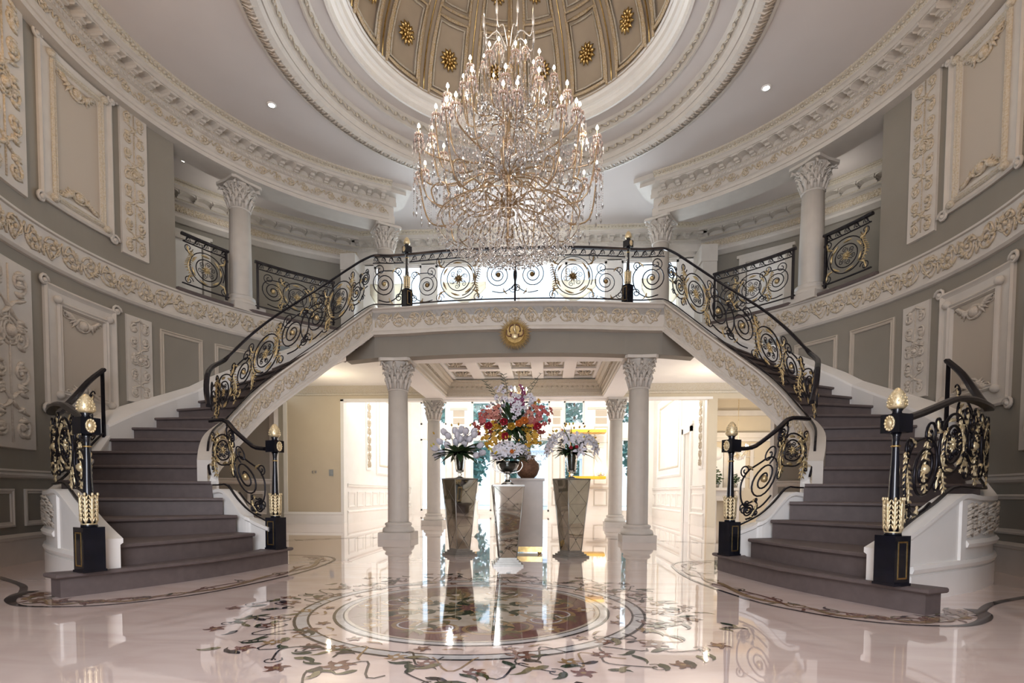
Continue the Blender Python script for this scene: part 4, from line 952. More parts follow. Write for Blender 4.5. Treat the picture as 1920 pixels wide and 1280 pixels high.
# ------------------------------------------------------------------ wrought iron railings
class Rail:
    def __init__(s, P, side=1):   # P: (x, y, zb, zt)
        s.P = [(side*p[0], *p[1:]) for p in P]; s.a = [0]
        for i in range(1, len(P)): s.a.append(s.a[-1]+hypot(s.P[i][0]-s.P[i-1][0], s.P[i][1]-s.P[i-1][1], .8*(s.P[i][2]-s.P[i-1][2])))
        s.L = s.a[-1]
    def at(s, t):
        t = max(0, min(s.L, t)); i = 1
        while i < len(s.a)-1 and s.a[i] < t: i += 1
        u = (t-s.a[i-1])/max(1e-9, s.a[i]-s.a[i-1]); return lerp(s.P[i-1], s.P[i], u), i
    def mp(s, t, h, d=0):
        p, i = s.at(t); a, b = s.P[i-1], s.P[i]; dx, dy = b[0]-a[0], b[1]-a[1]; l = hypot(dx, dy) or 1
        return (p[0]-dy/l*d, p[1]+dx/l*d, p[2]+(p[3]-p[2])*h)
def rail_obj(name, label, rail, units, group=None, friezes=(), posts=(), r=.0085, base=True, hand=.026, gild=RGILD, leafy=.85):
    """units: list of (kind, s, h, R, dir); h in 0..1 of the height, R metres"""
    o = Vector(rail.mp(rail.L/2, 0)); t = tag(empty(name, o), label, 'railing', group); H = .84
    def bld(m, nm_, mt, par=t):
        m.v = [tuple(Vector(v)-o) for v in m.v]; return m.build(nm_, mt, par)
    n = max(8, int(rail.L/.06)); S = [rail.L*i/n for i in range(n+1)]
    m = MB(); m.sweep([[tuple(Vector(rail.mp(s, 1, d))+Vector((0, 0, z))) for d, z in ((-hand, -.035), (hand, -.035), (hand*1.15, -.012), (hand*.6, .006), (-hand*.6, .006), (-hand*1.15, -.012))] for s in S]); bld(m, 'handrail', IRON)
    if base:
        m = MB(); m.sweep([[tuple(Vector(rail.mp(s, .06, d))+Vector((0, 0, z))) for d, z in ((-.012, -.008), (.012, -.008), (.012, .008), (-.012, .008))] for s in S]); bld(m, 'bottom_bar', IRON)
    m = MB(); g = MB(); mp = rail.mp
    for s0, s1 in friezes:
        k = max(1, round((s1-s0)/.15)); u = (s1-s0)/k; nn = max(4, int((s1-s0)/.06))
        m.sweep([[tuple(Vector(mp(s0+(s1-s0)*i/nn, .845, d))+Vector((0, 0, z))) for d, z in ((-.010, -.007), (.010, -.007), (.010, .007), (-.010, .007))] for i in range(nn+1)])
        for i in range(k):
            c = s0+(i+.55)*u
            m.tube([mp(*p) for p in [(c+(q[0])*1.0, .905+q[1]/H) for q in spiral(0, 0, .042, -.6, 1.3, .25, 12)]], .0065, 4)
            m.tube([mp(*p) for p in cr([(c-u*.55, .85), (c-u*.3, .87), (c+.01, .955), (c+u*.3, .985)], 3)], .0065, 4)
    ros = []
    for u_ in units:
        kd, s, h, R, d = u_[:5]
        q = lambda pts: [mp(max(.012, min(rail.L-.012, s+x)), max(.07, min(.975, h+y/H))) for x, y in pts]
        if kd == 'S':
            m.tube(q(spiral(0, 0, R, pi/2*(1 if d > 0 else 1), 2.35, .16, 44, d)), r, 5)
            m.tube(q(cr([(0, R), (d*R*.9, R*.95), (d*R*1.45, R*.2), (d*R*1.25, -R*.8), (d*R*.4, -R*1.35), (-d*R*.5, -R*1.25)], 5)), r, 5)
            m.tube(q(spiral(-d*R*.35, R*1.05, R*.48, -pi/2, 1.5, .2, 22, -d)), r*.85, 5)
            m.tube(q(spiral(d*R*1.22, -R*1.05, R*.34, pi, 1.4, .2, 20, d)), r*.85, 5)
            m.tube(q(spiral(d*R*1.15, R*.95, R*.32, -pi/2, 1.4, .2, 20, d)), r*.85, 5)
            ros.append((s, h, .040*min(1, R/.2)))
            for a in ((.9, 1.2), (-1.2, 1.25)):
                c, e = cos(a[0])*R*a[1]*d, sin(a[0])*R*a[1]; g.tube(q(cr([(c*.9, e*.9), (c*1.1, e*1.12), (c*1.15+d*R*.25, e*1.3)], 4)), [x*leafy for x in leafr(9, .016, 3)], 5)
        elif kd == 'F':
            m.tube(q([(R*.62*cos(a*pi/14), R*.62*sin(a*pi/14)) for a in range(29)]), r, 5)
            m.tube(q(spiral(0, 0, R*1.05, -.4, 1.15, .85, 34, d)), r, 5)
            for k in range(6):
                a = k*pi/3+.3; m.tube(q(spiral(R*.40*cos(a), R*.40*sin(a), R*.14, a+pi, 1.3, .25, 12, d)), r*.65, 4)
                m.tube(q([(R*.1*cos(a+.3), R*.1*sin(a+.3)), (R*.28*cos(a+.45), R*.28*sin(a+.45)), (R*.42*cos(a+.35), R*.42*sin(a+.35))]), r*.6, 4)
            gg = MB(); c0 = Vector(mp(s, h))
            for k in range(10):
                a = k*pi/5; P0 = q([(R*.06*cos(a), R*.06*sin(a)), (R*.17*cos(a), R*.17*sin(a)), (R*(.30 if k % 2 else .24)*cos(a), R*(.30 if k % 2 else .24)*sin(a))]); gg.tube(P0, [R*.03, R*.05, .002], 4)
            gg.ball(c0, R*.09, 8, 5); bld(gg, 'star_flower', gild)
            for k in range(7):
                a0 = k*.95+.4; pts = [(R*.84*cos(a0+w_), R*(.80+.10*w_)*sin(a0+w_)) for w_ in (0, .15, .3, .45, .6)]
                g.tube(q(pts), [x*leafy for x in (.006, .016, .022, .015, .003)], 5)
            for sx, sy in ((1, 1), (-1, 1), (1, -1), (-1, -1)):
                m.tube(q(spiral(sx*R*1.05, sy*R*.95, R*.27, 0, 1.4, .2, 16, sx*sy)), r*.85, 4)
                g.tube(q(cr([(sx*R*.75, sy*R*.6), (sx*R*1.02, sy*R*.72), (sx*R*1.12, sy*R*1.15)], 4)), [x*leafy for x in leafr(9, .020, 3)], 5)
        elif kd == 'G':   # hanging gilded acanthus
            e = .04*(1 if int(s*10) % 2 else -1); st_ = cr([(e, R), (e*.3, R*.35), (-e*.8, -R*.3), (e*.4, -R)], 4); n_ = len(st_)
            g.tube(q(st_), [.004+.006*sin(pi*i/(n_-1)) for i in range(n_)], 5)
            for i in range(1, n_-1):
                w_ = R*(.10+.22*sin(pi*i/(n_-1))); x_, y_ = st_[i]
                for sx in (-1, 1): g.tube(q([(x_, y_+.012), (x_+sx*w_*.5, y_-.004), (x_+sx*w_, y_-R*.10)]), [.004, .0105*R/.25, .002], 4)
    for s in posts:
        m2 = MB(); m2.sweep([[tuple(Vector(mp(s+e, hh, d))) for e, d in ((-.016, -.016), (.016, -.016), (.016, .016), (-.016, .016))] for hh in (0, .97)]); bld(m2, 'post', IRON)
    bld(m, 'scrollwork', IRON)
    if g.v: bld(g, 'gilded_leaves', gild)
    for s, h, R in ros:
        b = MB(); c = mp(max(.02, min(rail.L-.02, s)), h); b.ball(c, R, 8, 5); bld(b, 'rosette', gild)
    return t
RH = .86
# balcony over the bridge
bal = [p for p in [(-x, y) for x, y in rim[:5][::-1]]+rim[1:5]]
bal = [(*p, 3.86, 3.86+RH) for p in cr(bal, 4)]
R_ = Rail(bal); L = R_.L; c = L/2
un_ = []
for d in (-1, 1):
    un_ += [('S', c-d*.27, .50, .20, d), ('F', c-d*.92, .46, .30, -d), ('S', c-d*1.45, .38, .19, -d), ('G', c-d*.62, .45, .20, d)]
rail_obj('balcony_railing', 'long wrought iron railing with star flowers across the front of the bridge balcony', R_, un_, None, ((0.03, L-.03),), (c,), .0075, leafy=.75, gild=mat('backlit_gilding', (.30, .20, .09), .35, .8, noise=(30, 2, .3, .7)))  # browner gilding: the backlit look of the gold is put into the colour
# stair inner railings (from the balcony newel down to the foot newel)
for side in (-1, 1):
    nm = 'left' if side < 0 else 'right'
    P = [(1.83, 2.315, 3.86, 3.86+RH), (2.08, 2.335, 3.86, 3.86+RH), (2.37, 2.36, 3.88, 3.88+RH)]
    P += [(*INN[k], RI*k+.06, RI*k+.92) for k in range(20, 6, -1)]+[(3.40, -.50, 1.12, 1.98), (3.33, -.57, .95, 1.80)]
    Q = cr(P, 3); R_ = Rail(Q, side); L = R_.L
    fr = (0.02, .56)
    un_ = [('S', .36, .45, .21, -1), ('S', .72, .60, .10, 1), ('S', .95, .45, .13, -1), ('F', 1.32, .52, .27, 1), ('S', 1.78, .50, .20, 1), ('S', 2.22, .52, .20, -1), ('F', 2.70, .48, .25, -1), ('S', 3.12, .5, .17, 1), ('F', 3.55, .5, .22, 1), ('G', 1.05, .5, .25, 1), ('G', 1.55, .42, .25, 1), ('G', 2.47, .5, .28, 1), ('G', 2.95, .4, .25, 1), ('S', 4.0, .5, .16, -1), ('G', 3.85, .45, .25, 1), ('G', 3.3, .45, .25, 1)]
    un_ = [u for u in un_ if u[1] < L-.1]
    rail_obj('stair_railing', 'black scrolled iron railing with gilded leaves climbing the inner side of the %s staircase' % nm, R_, un_, None, (fr,), (), .0095)
    P = [(2.50, -.87, .44, 1.28), (2.64, -.82, .50, 1.30), (2.76, -.80, .57, 1.38), (2.90, -.77, .70, 1.49), (3.03, -.71, .83, 1.60), (3.16, -.65, .83, 1.62), (3.30, -.58, .83, 1.62)]
    R_ = Rail(cr(P, 3), side); L = R_.L
    rail_obj('foot_railing', 'short black scrolled railing behind the inner newel post at the foot of the %s staircase' % nm, R_, [('S', .30, .48, .20, -1), ('S', .12, .2, .07, 1), ('F', .72, .55, .19, 1), ('G', .56, .6, .24, 1), ('G', .86, .5, .28, 1), ('S', .55, .85, .07, 1)], None, (), (), .0095)
    P = [(3.00, -2.48, .46, 1.34), (3.30, -2.24, .58, 1.42), (3.60, -2.03, .70, 1.52), (3.85, -1.86, .82, 1.60), (4.15, -1.64, .82, 1.63), (4.52, -1.31, .82, 1.63), (4.78, -.97, .86, 1.66), (4.95, -.58, 1.05, 1.90), (5.02, -.30, 1.30, 2.15), (5.04, -.06, 1.50, 2.34)]
    R_ = Rail(cr(P, 3), side); L = R_.L
    rail_obj('foot_railing', 'curved black railing thick with gilded leaves beside the outer newel post of the %s staircase' % nm, R_, [('S', .55, .45, .24, -1), ('F', 1.05, .52, .26, 1), ('S', 1.5, .5, .2, 1), ('F', 2.0, .52, .26, -1), ('S', 2.5, .5, .22, 1), ('F', 3.0, .45, .24, 1)]+[('G', .25+.33*k, .40+.12*(k % 2), .27, 1) for k in range(9)], None, (), (L-.02,), .012, hand=.036, gild=GILT)
# gallery railings
for side in (-1, 1):
    nm = 'left' if side < 0 else 'right'
    def gp(t0, t1, d=.10): return [(*ell(1, rad(t0+(t1-t0)*i/14), d), 3.92, 3.92+RH-.06) for i in range(15)]
    R_ = Rail(gp(18, 27.2), side); L = R_.L
    rail_obj('gallery_railing', 'short gallery railing with one flower circle between the %s wall and the upstairs column' % nm, R_, [('F', L*.52, .45, .27, 1), ('G', .12, .5, .2, 1)], None, ((.02, L-.02),), (L-.04,), .0085)
    R_ = Rail(gp(32.5, 49), side); L = R_.L
    rail_obj('gallery_railing', 'long gallery railing with scrolls running behind the top of the %s staircase' % nm, R_, [('S', .30, .45, .20, 1), ('F', L*.52, .45, .26, 1), ('S', L-.30, .42, .19, -1), ('G', L*.3, .45, .2, 1), ('G', L*.75, .45, .2, 1)], None, ((.02, L-.02),), (.04, L-.03), .0085)

# ------------------------------------------------------------------ newel posts
def newel(loc, rz, s, label, small=False):
    t = tag(empty('newel_post', loc, rz), label, 'newel post', 'black and gold newel posts'); t.scale = (.70, .70, 1.0) if s < 1 else (.62, .62, .925)
    m = MB(); b = .118*s; m.box(-b, b, -b, b, 0, .37*s); m.box(-b*1.08, b*1.08, -b*1.08, b*1.08, 0, .02*s); m.lathe([(.085*s, .37*s), (.08*s, .40*s)], 20); bb = m.build('base_block', POSTM, t)
    for k in range(4):
        M_ = Matrix.Rotation(k*pi/2, 4, 'Z'); m = MB()
        if k % 2 == 0: continue
        for x0, x1, z0, z1 in ((-.072, -.060, .05, .33), (.060, .072, .05, .33), (-.072, .072, .05, .062), (-.072, .072, .318, .33)): m.box(x0*s, x1*s, -b-.004, -b+.004, z0*s, z1*s, M_)
        m.build('gold_inlay_border', GOLD, bb)
    m = MB(); m.lathe([(.07*s, .40*s), (.058*s, .62*s), (.042*s, .90*s), (.034*s, 1.06*s), (.040*s, 1.10*s), (.055*s, 1.13*s)], 8); m.build('shaft', POSTM, t)
    m = MB(); m.lathe([(.083*s, .39*s), (.083*s, .40*s)], 20)
    for k in range(8):
        a = k*pi/4; 
        m.tube([((.078+.002*j)*s*cos(a), (.078+.002*j)*s*sin(a), (.40+.032*j)*s) for j in range(8)], [.012*s, .016*s, .018*s, .018*s, .018*s, .016*s, .014*s, .012*s], 6)
        for j in range(6):
            for e in (-1, 1):
                z = (.41+.036*j)*s; m.tube([(.080*s*cos(a), .080*s*sin(a), z), (.088*s*cos(a+e*.18), .088*s*sin(a+e*.18), z+.022*s), (.090*s*cos(a+e*.36), .090*s*sin(a+e*.36), z+.046*s)], [.010*s, .012*s, .003*s], 5)
        m.ball((.098*s*cos(a), .098*s*sin(a), .64*s), .016*s, 6, 4)
    m.build('gilded_leaf_collar', GILT, t)
    m = MB(); m.lathe([(.036*s, 1.025*s), (.048*s, 1.03*s), (.048*s, 1.035*s), (.036*s, 1.04*s)], 16); m.build('gold_ring', GOLD, t)
    m = MB(); c = .105*s; m.box(-c, c, -c, c, 1.13*s, 1.265*s); m.lathe([(.055*s, 1.265*s), (.045*s, 1.285*s), (.062*s, 1.305*s), (.05*s, 1.31*s)], 16); hb = m.build('head_block', POSTM, t)
    for k in range(4):
        if k % 2: continue
        M_ = Matrix.Rotation(k*pi/2, 4, 'Z') @ Matrix.Translation((0, -c, 1.198*s)) @ Matrix.Rotation(pi/2, 4, 'X'); m = MB()
        m.lathe([(.058*s, -.002), (.056*s, .006*s), (.045*s, .010*s), (.038*s, .006*s), (.026*s, .010*s), (.018*s, .018*s), (.004, .022*s)], 20, M=M_)
        for j in range(12): a = j*pi/6; m.ball(M_ @ Vector((.048*s*cos(a), .048*s*sin(a), .008*s)), .012*s, 5, 3)
        m.build('gilt_rosette', GILT, hb)
    m = MB(); m.lathe([(.066*s, 1.305*s), (.090*s, 1.322*s), (.095*s, 1.345*s), (.085*s, 1.385*s), (.060*s, 1.425*s), (.028*s, 1.455*s), (.004, 1.463*s)], 20)
    for j in range(5):
        rr = (.094, .094, .085, .071, .050)[j]*s; zz = (1.335, 1.36, 1.385, 1.405, 1.428)[j]*s
        for k in range(12): a = (k+.5*(j % 2))*pi/6; m.ball((rr*cos(a), rr*sin(a), zz), .0085*s, 5, 3)
    m.build('acorn_finial', GILT, t)
newel((-2.955, -2.60, RI), rad(66), 1, 'large black and gold newel post with acorn finial, nearest on the left staircase foot')
newel((2.93, -2.60, RI), rad(-68), 1, 'large black and gold newel post with acorn finial, nearest on the right staircase foot')
newel((-2.40, -.86, RI), rad(71), 1, 'black and gold newel post on the inner side of the left staircase foot')
newel((2.40, -.90, RI), rad(-61), 1, 'black and gold newel post on the inner side of the right staircase foot')
newel((-1.80, 2.33, 3.86), rad(-40), .78, 'small black newel post at the left end of the bridge balcony railing')
newel((1.80, 2.33, 3.86), rad(40), .78, 'small black newel post at the right end of the bridge balcony railing')

# ------------------------------------------------------------------ downlights
for x, y, lb in ((-3.66, 1.55, 'lit recessed ceiling downlight on the left side of the rotunda ceiling'), (3.63, 1.65, 'lit recessed ceiling downlight on the right side of the rotunda ceiling'), (-5.9, 2.75, 'lit recessed downlight in the upstairs gallery ceiling above the left railing')):
    t = tag(empty('ceiling_downlight', (x, y, 6.64)), lb, 'downlight', 'recessed downlights')
    m = MB(); m.lathe([(.045, -.012), (.065, -.010), (.07, 0), (.045, 0)], 24); m.build('trim_ring', TRIMW, t)
    m = MB(); m.lathe([(.002, -.012), (.044, -.012), (.044, -.004)], 20); m.build('lamp', LAMPW, t)
    light('downlight_beam', 'SPOT', (x, y, 6.6), 10, (1, .93, .82), .03, (0, 0, 0), spot=rad(80))

# ------------------------------------------------------------------ chandelier
CH = empty('crystal_chandelier', (0, .65, 4.6)); tag(CH, 'huge tiered crystal chandelier with lit candle bulbs hanging under the dome', 'chandelier')
def clocal(p): return (p[0], p[1], p[2]-4.6)
m = MB(); m.tube([clocal((0, 0, z)) for z in (3.99, 4.6, 6.9, 9.2)], [.02, .03, .02, .010], 8)
for z, r_ in ((4.15, .05), (4.45, .09), (4.6, .13), (4.68, .10), (5.0, .06), (5.25, .12), (5.35, .08), (5.7, .055), (5.95, .10), (6.3, .06), (6.7, .05)):
    m.lathe([(.02, z-4.6-.06), (r_, z-4.6-.02), (r_, z-4.6+.02), (.02, z-4.6+.07)], 14)
m.build('stem', ARMG, CH)
cz = MB(); cw = MB(); cp = MB()
def cluster(p, s=1.0):   # crystals hung round a candle cup
    for k in range(14):
        a = k*pi/7; (cp if k % 2 else cz).octa((p[0]+.06*s*cos(a), p[1]+.06*s*sin(a), p[2]-.06*s), .012*s, .042*s); cp.octa((p[0]+.045*s*cos(a+.2), p[1]+.045*s*sin(a+.2), p[2]+.02*s), .010*s, .026*s)
    for k in range(9):
        a = k*pi/4.5+.2; cw.octa((p[0]+.038*s*cos(a), p[1]+.038*s*sin(a), p[2]-.01*s), .009*s, .022*s); cw.octa((p[0]+.078*s*cos(a), p[1]+.078*s*sin(a), p[2]-.13*s), .010*s, .034*s)
def drop(p, n, s=1.0, tip=True):
    for k in range(n): (cw, cp, cz)[k % 3].octa((p[0], p[1], p[2]-.030*k*s), .0055*s, .014*s)
    if tip: cz.octa((p[0], p[1], p[2]-.03*n*s-.03), .015*s, .05*s)
def tier(n, R, zt, zh, rh, sag, ph=0, s=1.0):
    for i in range(n):
        a = 2*pi*(i+ph)/n; R1 = R*(1+.02*((i*7) % 3-1)); ca, sa = cos(a), sin(a)
        pr = cr([(rh, zh), (R*.35, zh+sag*.2), (R*.62, zh-sag), (R*.9, zh-sag*.75), (R1, zt-.22*s), (R1, zt-.13*s)], 5)
        m = MB(); m.tube([clocal((q*ca, q*sa, z)) for q, z in pr], .0105*s, 6)
        m.lathe([(.012*s, 0), (.042*s, .012*s), (.046*s, .022*s), (.014*s, .022*s), (.013*s, .10*s), (.004, .10*s)], 10, M=Matrix.Translation(clocal((R1*ca, R1*sa, zt-.13*s))))
        ar = m.build('arm', ARMG, CH)
        b = MB(); candle_bulb(b, Vector(clocal((R1*ca, R1*sa, zt-.03*s))), .062*s, .019*s); b.build('candle_bulb', BULB, ar)
        P = clocal((R1*ca, R1*sa, zt-.13*s)); cluster(P, s*1.05)
        for k in range(3):
            q, z = pr[int(len(pr)*(.35+.2*k))]; drop(clocal((q*ca, q*sa, z-.02)), 3+(i+k) % 4, s)
        drop((P[0], P[1], P[2]-.14), 5+(i*5) % 5, s)
tier(11, 1.20, 5.20, 4.62, .12, .22, .3)
tier(10, 1.16, 5.26, 5.00, .10, .06, .75)
tier(16, .98, 5.58, 4.95, .10, .10, .1)
tier(12, .60, 6.14, 5.62, .08, .08, .4, .95)
tier(6, .33, 6.42, 6.0, .06, .04, .2, .85)
# unlit curling arms below
for i in range(10):
    a = 2*pi*(i+.5)/10; ca, sa = cos(a), sin(a); m = MB()
    pr = cr([(.10, 4.60), (.35, 4.50), (.62, 4.62), (.88, 4.42), (1.0, 4.62), (.86, 4.74), (.76, 4.62)], 5); m.tube([clocal((q*ca, q*sa, z)) for q, z in pr], .010, 6)
    pr2 = cr([(.10, 4.58), (.30, 4.38), (.55, 4.28), (.74, 4.42), (.62, 4.54), (.52, 4.44)], 5); m.tube([clocal((q*cos(a+.3), q*sin(a+.3), z)) for q, z in pr2], .009, 6)
    m.build('curled_arm', ARMG, CH)
    for q, z in pr[6::5]+pr2[8::6]: drop(clocal((q*ca, q*sa, z)), random.randint(3, 8))
# crystal spires at the top
for i in range(8):
    a = 2*pi*(i+.5)/8; ca, sa = cos(a), sin(a); m = MB()
    pr = cr([(.04, 6.55), (.16, 6.72), (.30, 6.60), (.34, 6.75)], 5); m.tube([clocal((q*ca, q*sa, z)) for q, z in pr], .008, 6)
    q = .34; m.tube([clocal((q*ca, q*sa, z)) for z in (6.72, 6.78, 6.95)], [.014, .020, .003], 8); m.build('crystal_spire', CRYW, CH)
    for k in range(3): drop(clocal((.34*ca, .34*sa, 6.74-.02*k)), 9, .8); drop(clocal((.20*ca, .20*sa, 6.66)), 6, .8)
# strands, curtains and the bottom basket
for i in range(480):
    a = random.random()*2*pi; R = sqrt(random.random())*1.0; z = 5.45-.55*R+random.uniform(-.25, .1); drop(clocal((R*cos(a), R*sin(a), z)), random.randint(4, 9))
for i in range(430):
    a = random.random()*2*pi; R = .05+random.random()*.55; z = 6.15-.5*R+random.uniform(-.3, .1); drop(clocal((R*cos(a), R*sin(a), z)), random.randint(4, 8), .9)
for i in range(70):
    a = 2*pi*i/70; R = 1.18+.04*(i % 2); drop(clocal((R*cos(a), R*sin(a), 4.92-.05*(i % 3))), 8+(i*7) % 9, 1, True)
for R, z, n, k_ in ((.92, 4.27, 70, 3), (.80, 4.22, 70, 4), (.66, 4.16, 66, 4), (.52, 4.10, 56, 4), (.38, 4.05, 44, 4), (.24, 4.02, 30, 4), (.1, 4.0, 12, 4)):
    for i in range(n):
        a = 2*pi*i/n
        for j in range(k_): (cz if (i+j) % 2 else cw).octa(clocal((R*cos(a), R*sin(a), z-.045*j)), .014, .026)
    for i in range(n//6):
        a = 2*pi*i/(n//6)+R
        for j in range(9): t_ = j/9; cw.octa(clocal(((R+(.12-R)*t_)*cos(a), (R+(.12-R)*t_)*sin(a), z+(4.55-z)*t_*t_+.0)), .0075, .017)
tag(cp.build('rosy_crystals', mat('rosy_crystal', (.90, .68, .60), .12, .25, .8, trans=.25), CH), kind='stuff'); tag(cz.build('clear_crystals', CRYS, CH), kind='stuff'); tag(cw.build('sparkling_crystals', CRYW, CH), kind='stuff')
m = MB()
for R, z in ((.92, 4.30), (.66, 4.19)): m.tube([clocal((R*cos(2*pi*i/48), R*sin(2*pi*i/48), z)) for i in range(49)], .008, 5)
m.build('ring_frame', ARMG, CH)

# ------------------------------------------------------------------ mirrored pedestals
def pedestal(loc, rz, H, ht, hb, label, tilt=0):
    t = tag(empty('mirrored_pedestal', loc, rz), label, 'pedestal')
    m = MB(); b = hb*1.75
    for i, (e, z) in enumerate(((1, 0), (.86, .022), (.72, .044), (.60, .066))): m.box(-b*e, b*e, -b*e, b*e, z, z+.022)
    m.build('stepped_base', PEWTER, t)
    m = MB(); m.hull([(x*hb, y*hb, .088) for x, y in ((-1, -1), (1, -1), (1, 1), (-1, 1))], [(x*ht, y*ht, H-.018) for x, y in ((-1, -1), (1, -1), (1, 1), (-1, 1))]); body = m.build('mirror_body', MIRROR, t)
    m = MB(); m.box(-ht*1.04, ht*1.04, -ht*1.04, ht*1.04, H-.018, H); m.build('top_plate', PEWTER, t)
    m = MB(); g = MB()
    for k in range(4):
        M_ = Matrix.Rotation(k*pi/2, 4, 'Z')
        def fp(u, v): h_ = hb+(ht-hb)*v; return M_ @ Vector((u*h_, -h_-.001, .088+(H-.106)*v))
        m.tube([fp(-1, 0), fp(-1, 1)], .006, 5)
        for v0, v1 in ((0, .33), (.33, .66), (.66, 1)):
            g.tube([fp(-.95, v0), fp(.95, v1)], .0018, 4); g.tube([fp(.95, v0), fp(-.95, v1)], .0018, 4); g.tube([fp(-.97, v1), fp(.97, v1)], .0015, 4)
            c_ = fp(0, (v0+v1)/2); g.ball(c_, .0095, 6, 4)
    m.build('edge_trim', PEWTER, t); g.build('etched_lattice', mat('dark_etching', (.16, .14, .12), .4, .5, noise=(20, 2, .3, .7)), t)
    return t
pedestal((-.585, .36, 0), rad(40), .99, .165, .095, 'mirrored tapering pedestal on the left with white tulips on top')
pedestal((.845, .30, 0), rad(33), .99, .165, .095, 'mirrored tapering pedestal on the right with white lilies on top')
pedestal((.10, -.52, 0), rad(9), .895, .165, .095, 'mirrored tapering pedestal in front, nearest the floor medallion')
t = tag(empty('square_plinth', (.275, .72, 0)), 'tall plain beige plinth with a gold foot behind the front mirrored pedestal', 'pedestal')
m = MB(); m.box(-.21, .21, -.19, .19, .10, .97); m.build('plinth_body', BEIGE, t); m = MB(); m.box(-.23, .23, -.21, .21, .97, 1.0); m.build('top_plate', BEIGE, t)
m = MB(); m.box(-.205, .205, -.185, .185, .03, .10); [m.lathe([(.02, 0), (.025, .03)], 8, c=(x, y)) for x in (-.17, .17) for y in (-.15, .15)]; m.build('gold_foot', GOLD, t)

# ------------------------------------------------------------------ vases
def vase_glass(loc, prof, label, stems_r, z0, z1):
    t = tag(empty('glass_vase', loc), label, 'vase')
    m = MB(); m.lathe(prof, 28); m.build('glass_body', GLASS, t)
    m = MB(); m.lathe([(stems_r*.65, z0), (stems_r*.85, (z0+z1)/2), (stems_r, z1)], 14); m.build('stems_in_water', WATER, t)
    return t
VP = [(.055, 0), (.06, .006), (.045, .012), (.014, .03), (.03, .05), (.014, .07), (.05, .085), (.058, .13), (.07, .25), (.098, .335), (.092, .335), (.064, .25), (.05, .13), (.04, .095)]
vase_glass((-.585, .36, .99), VP, 'tall footed glass vase of green stems on the left mirrored pedestal', .052, .10, .30)
vase_glass((.845, .30, .99), [(r_*1.05, z*1.0) for r_, z in VP[:-5]]+[(.125, .34), (.118, .34), (.07, .25), (.055, .13), (.04, .095)], 'flared footed glass vase of green stems on the right mirrored pedestal', .058, .10, .30)
t = vase_glass((.10, -.52, .895), [(.07, 0), (.072, .01), (.03, .04), (.018, .08), (.035, .10), (.02, .12), (.06, .14), (.105, .17), (.125, .22), (.135, .26), (.128, .26), (.118, .22), (.10, .175), (.05, .145)], 'wide handled silver and glass urn holding white flowers on the front pedestal', .10, .15, .23)
for sx in (-1, 1):
    m = MB(); m.tube(cr([(sx*.03, 0, .13), (sx*.12, 0, .15), (sx*.165, 0, .21), (sx*.15, 0, .26)], 5), .007, 6); m.build('handle', mat('silver', (.75, .74, .72), .12, 1, noise=(20, 2, .3, .7)), t)
t = tag(empty('brown_vase', (.275, .72, 1.0)), 'round brown woven vase on the beige plinth under the large bouquet', 'vase')
m = MB(); m.lathe([(.08, 0), (.13, .05), (.16, .13), (.15, .2), (.10, .25), (.09, .28), (.11, .30)], 24); m.build('vase_body', BROWN, t); m = MB(); m.lathe([(.10, .29), (.115, .30), (.11, .31)], 24); m.build('rim', PEWTER, t)

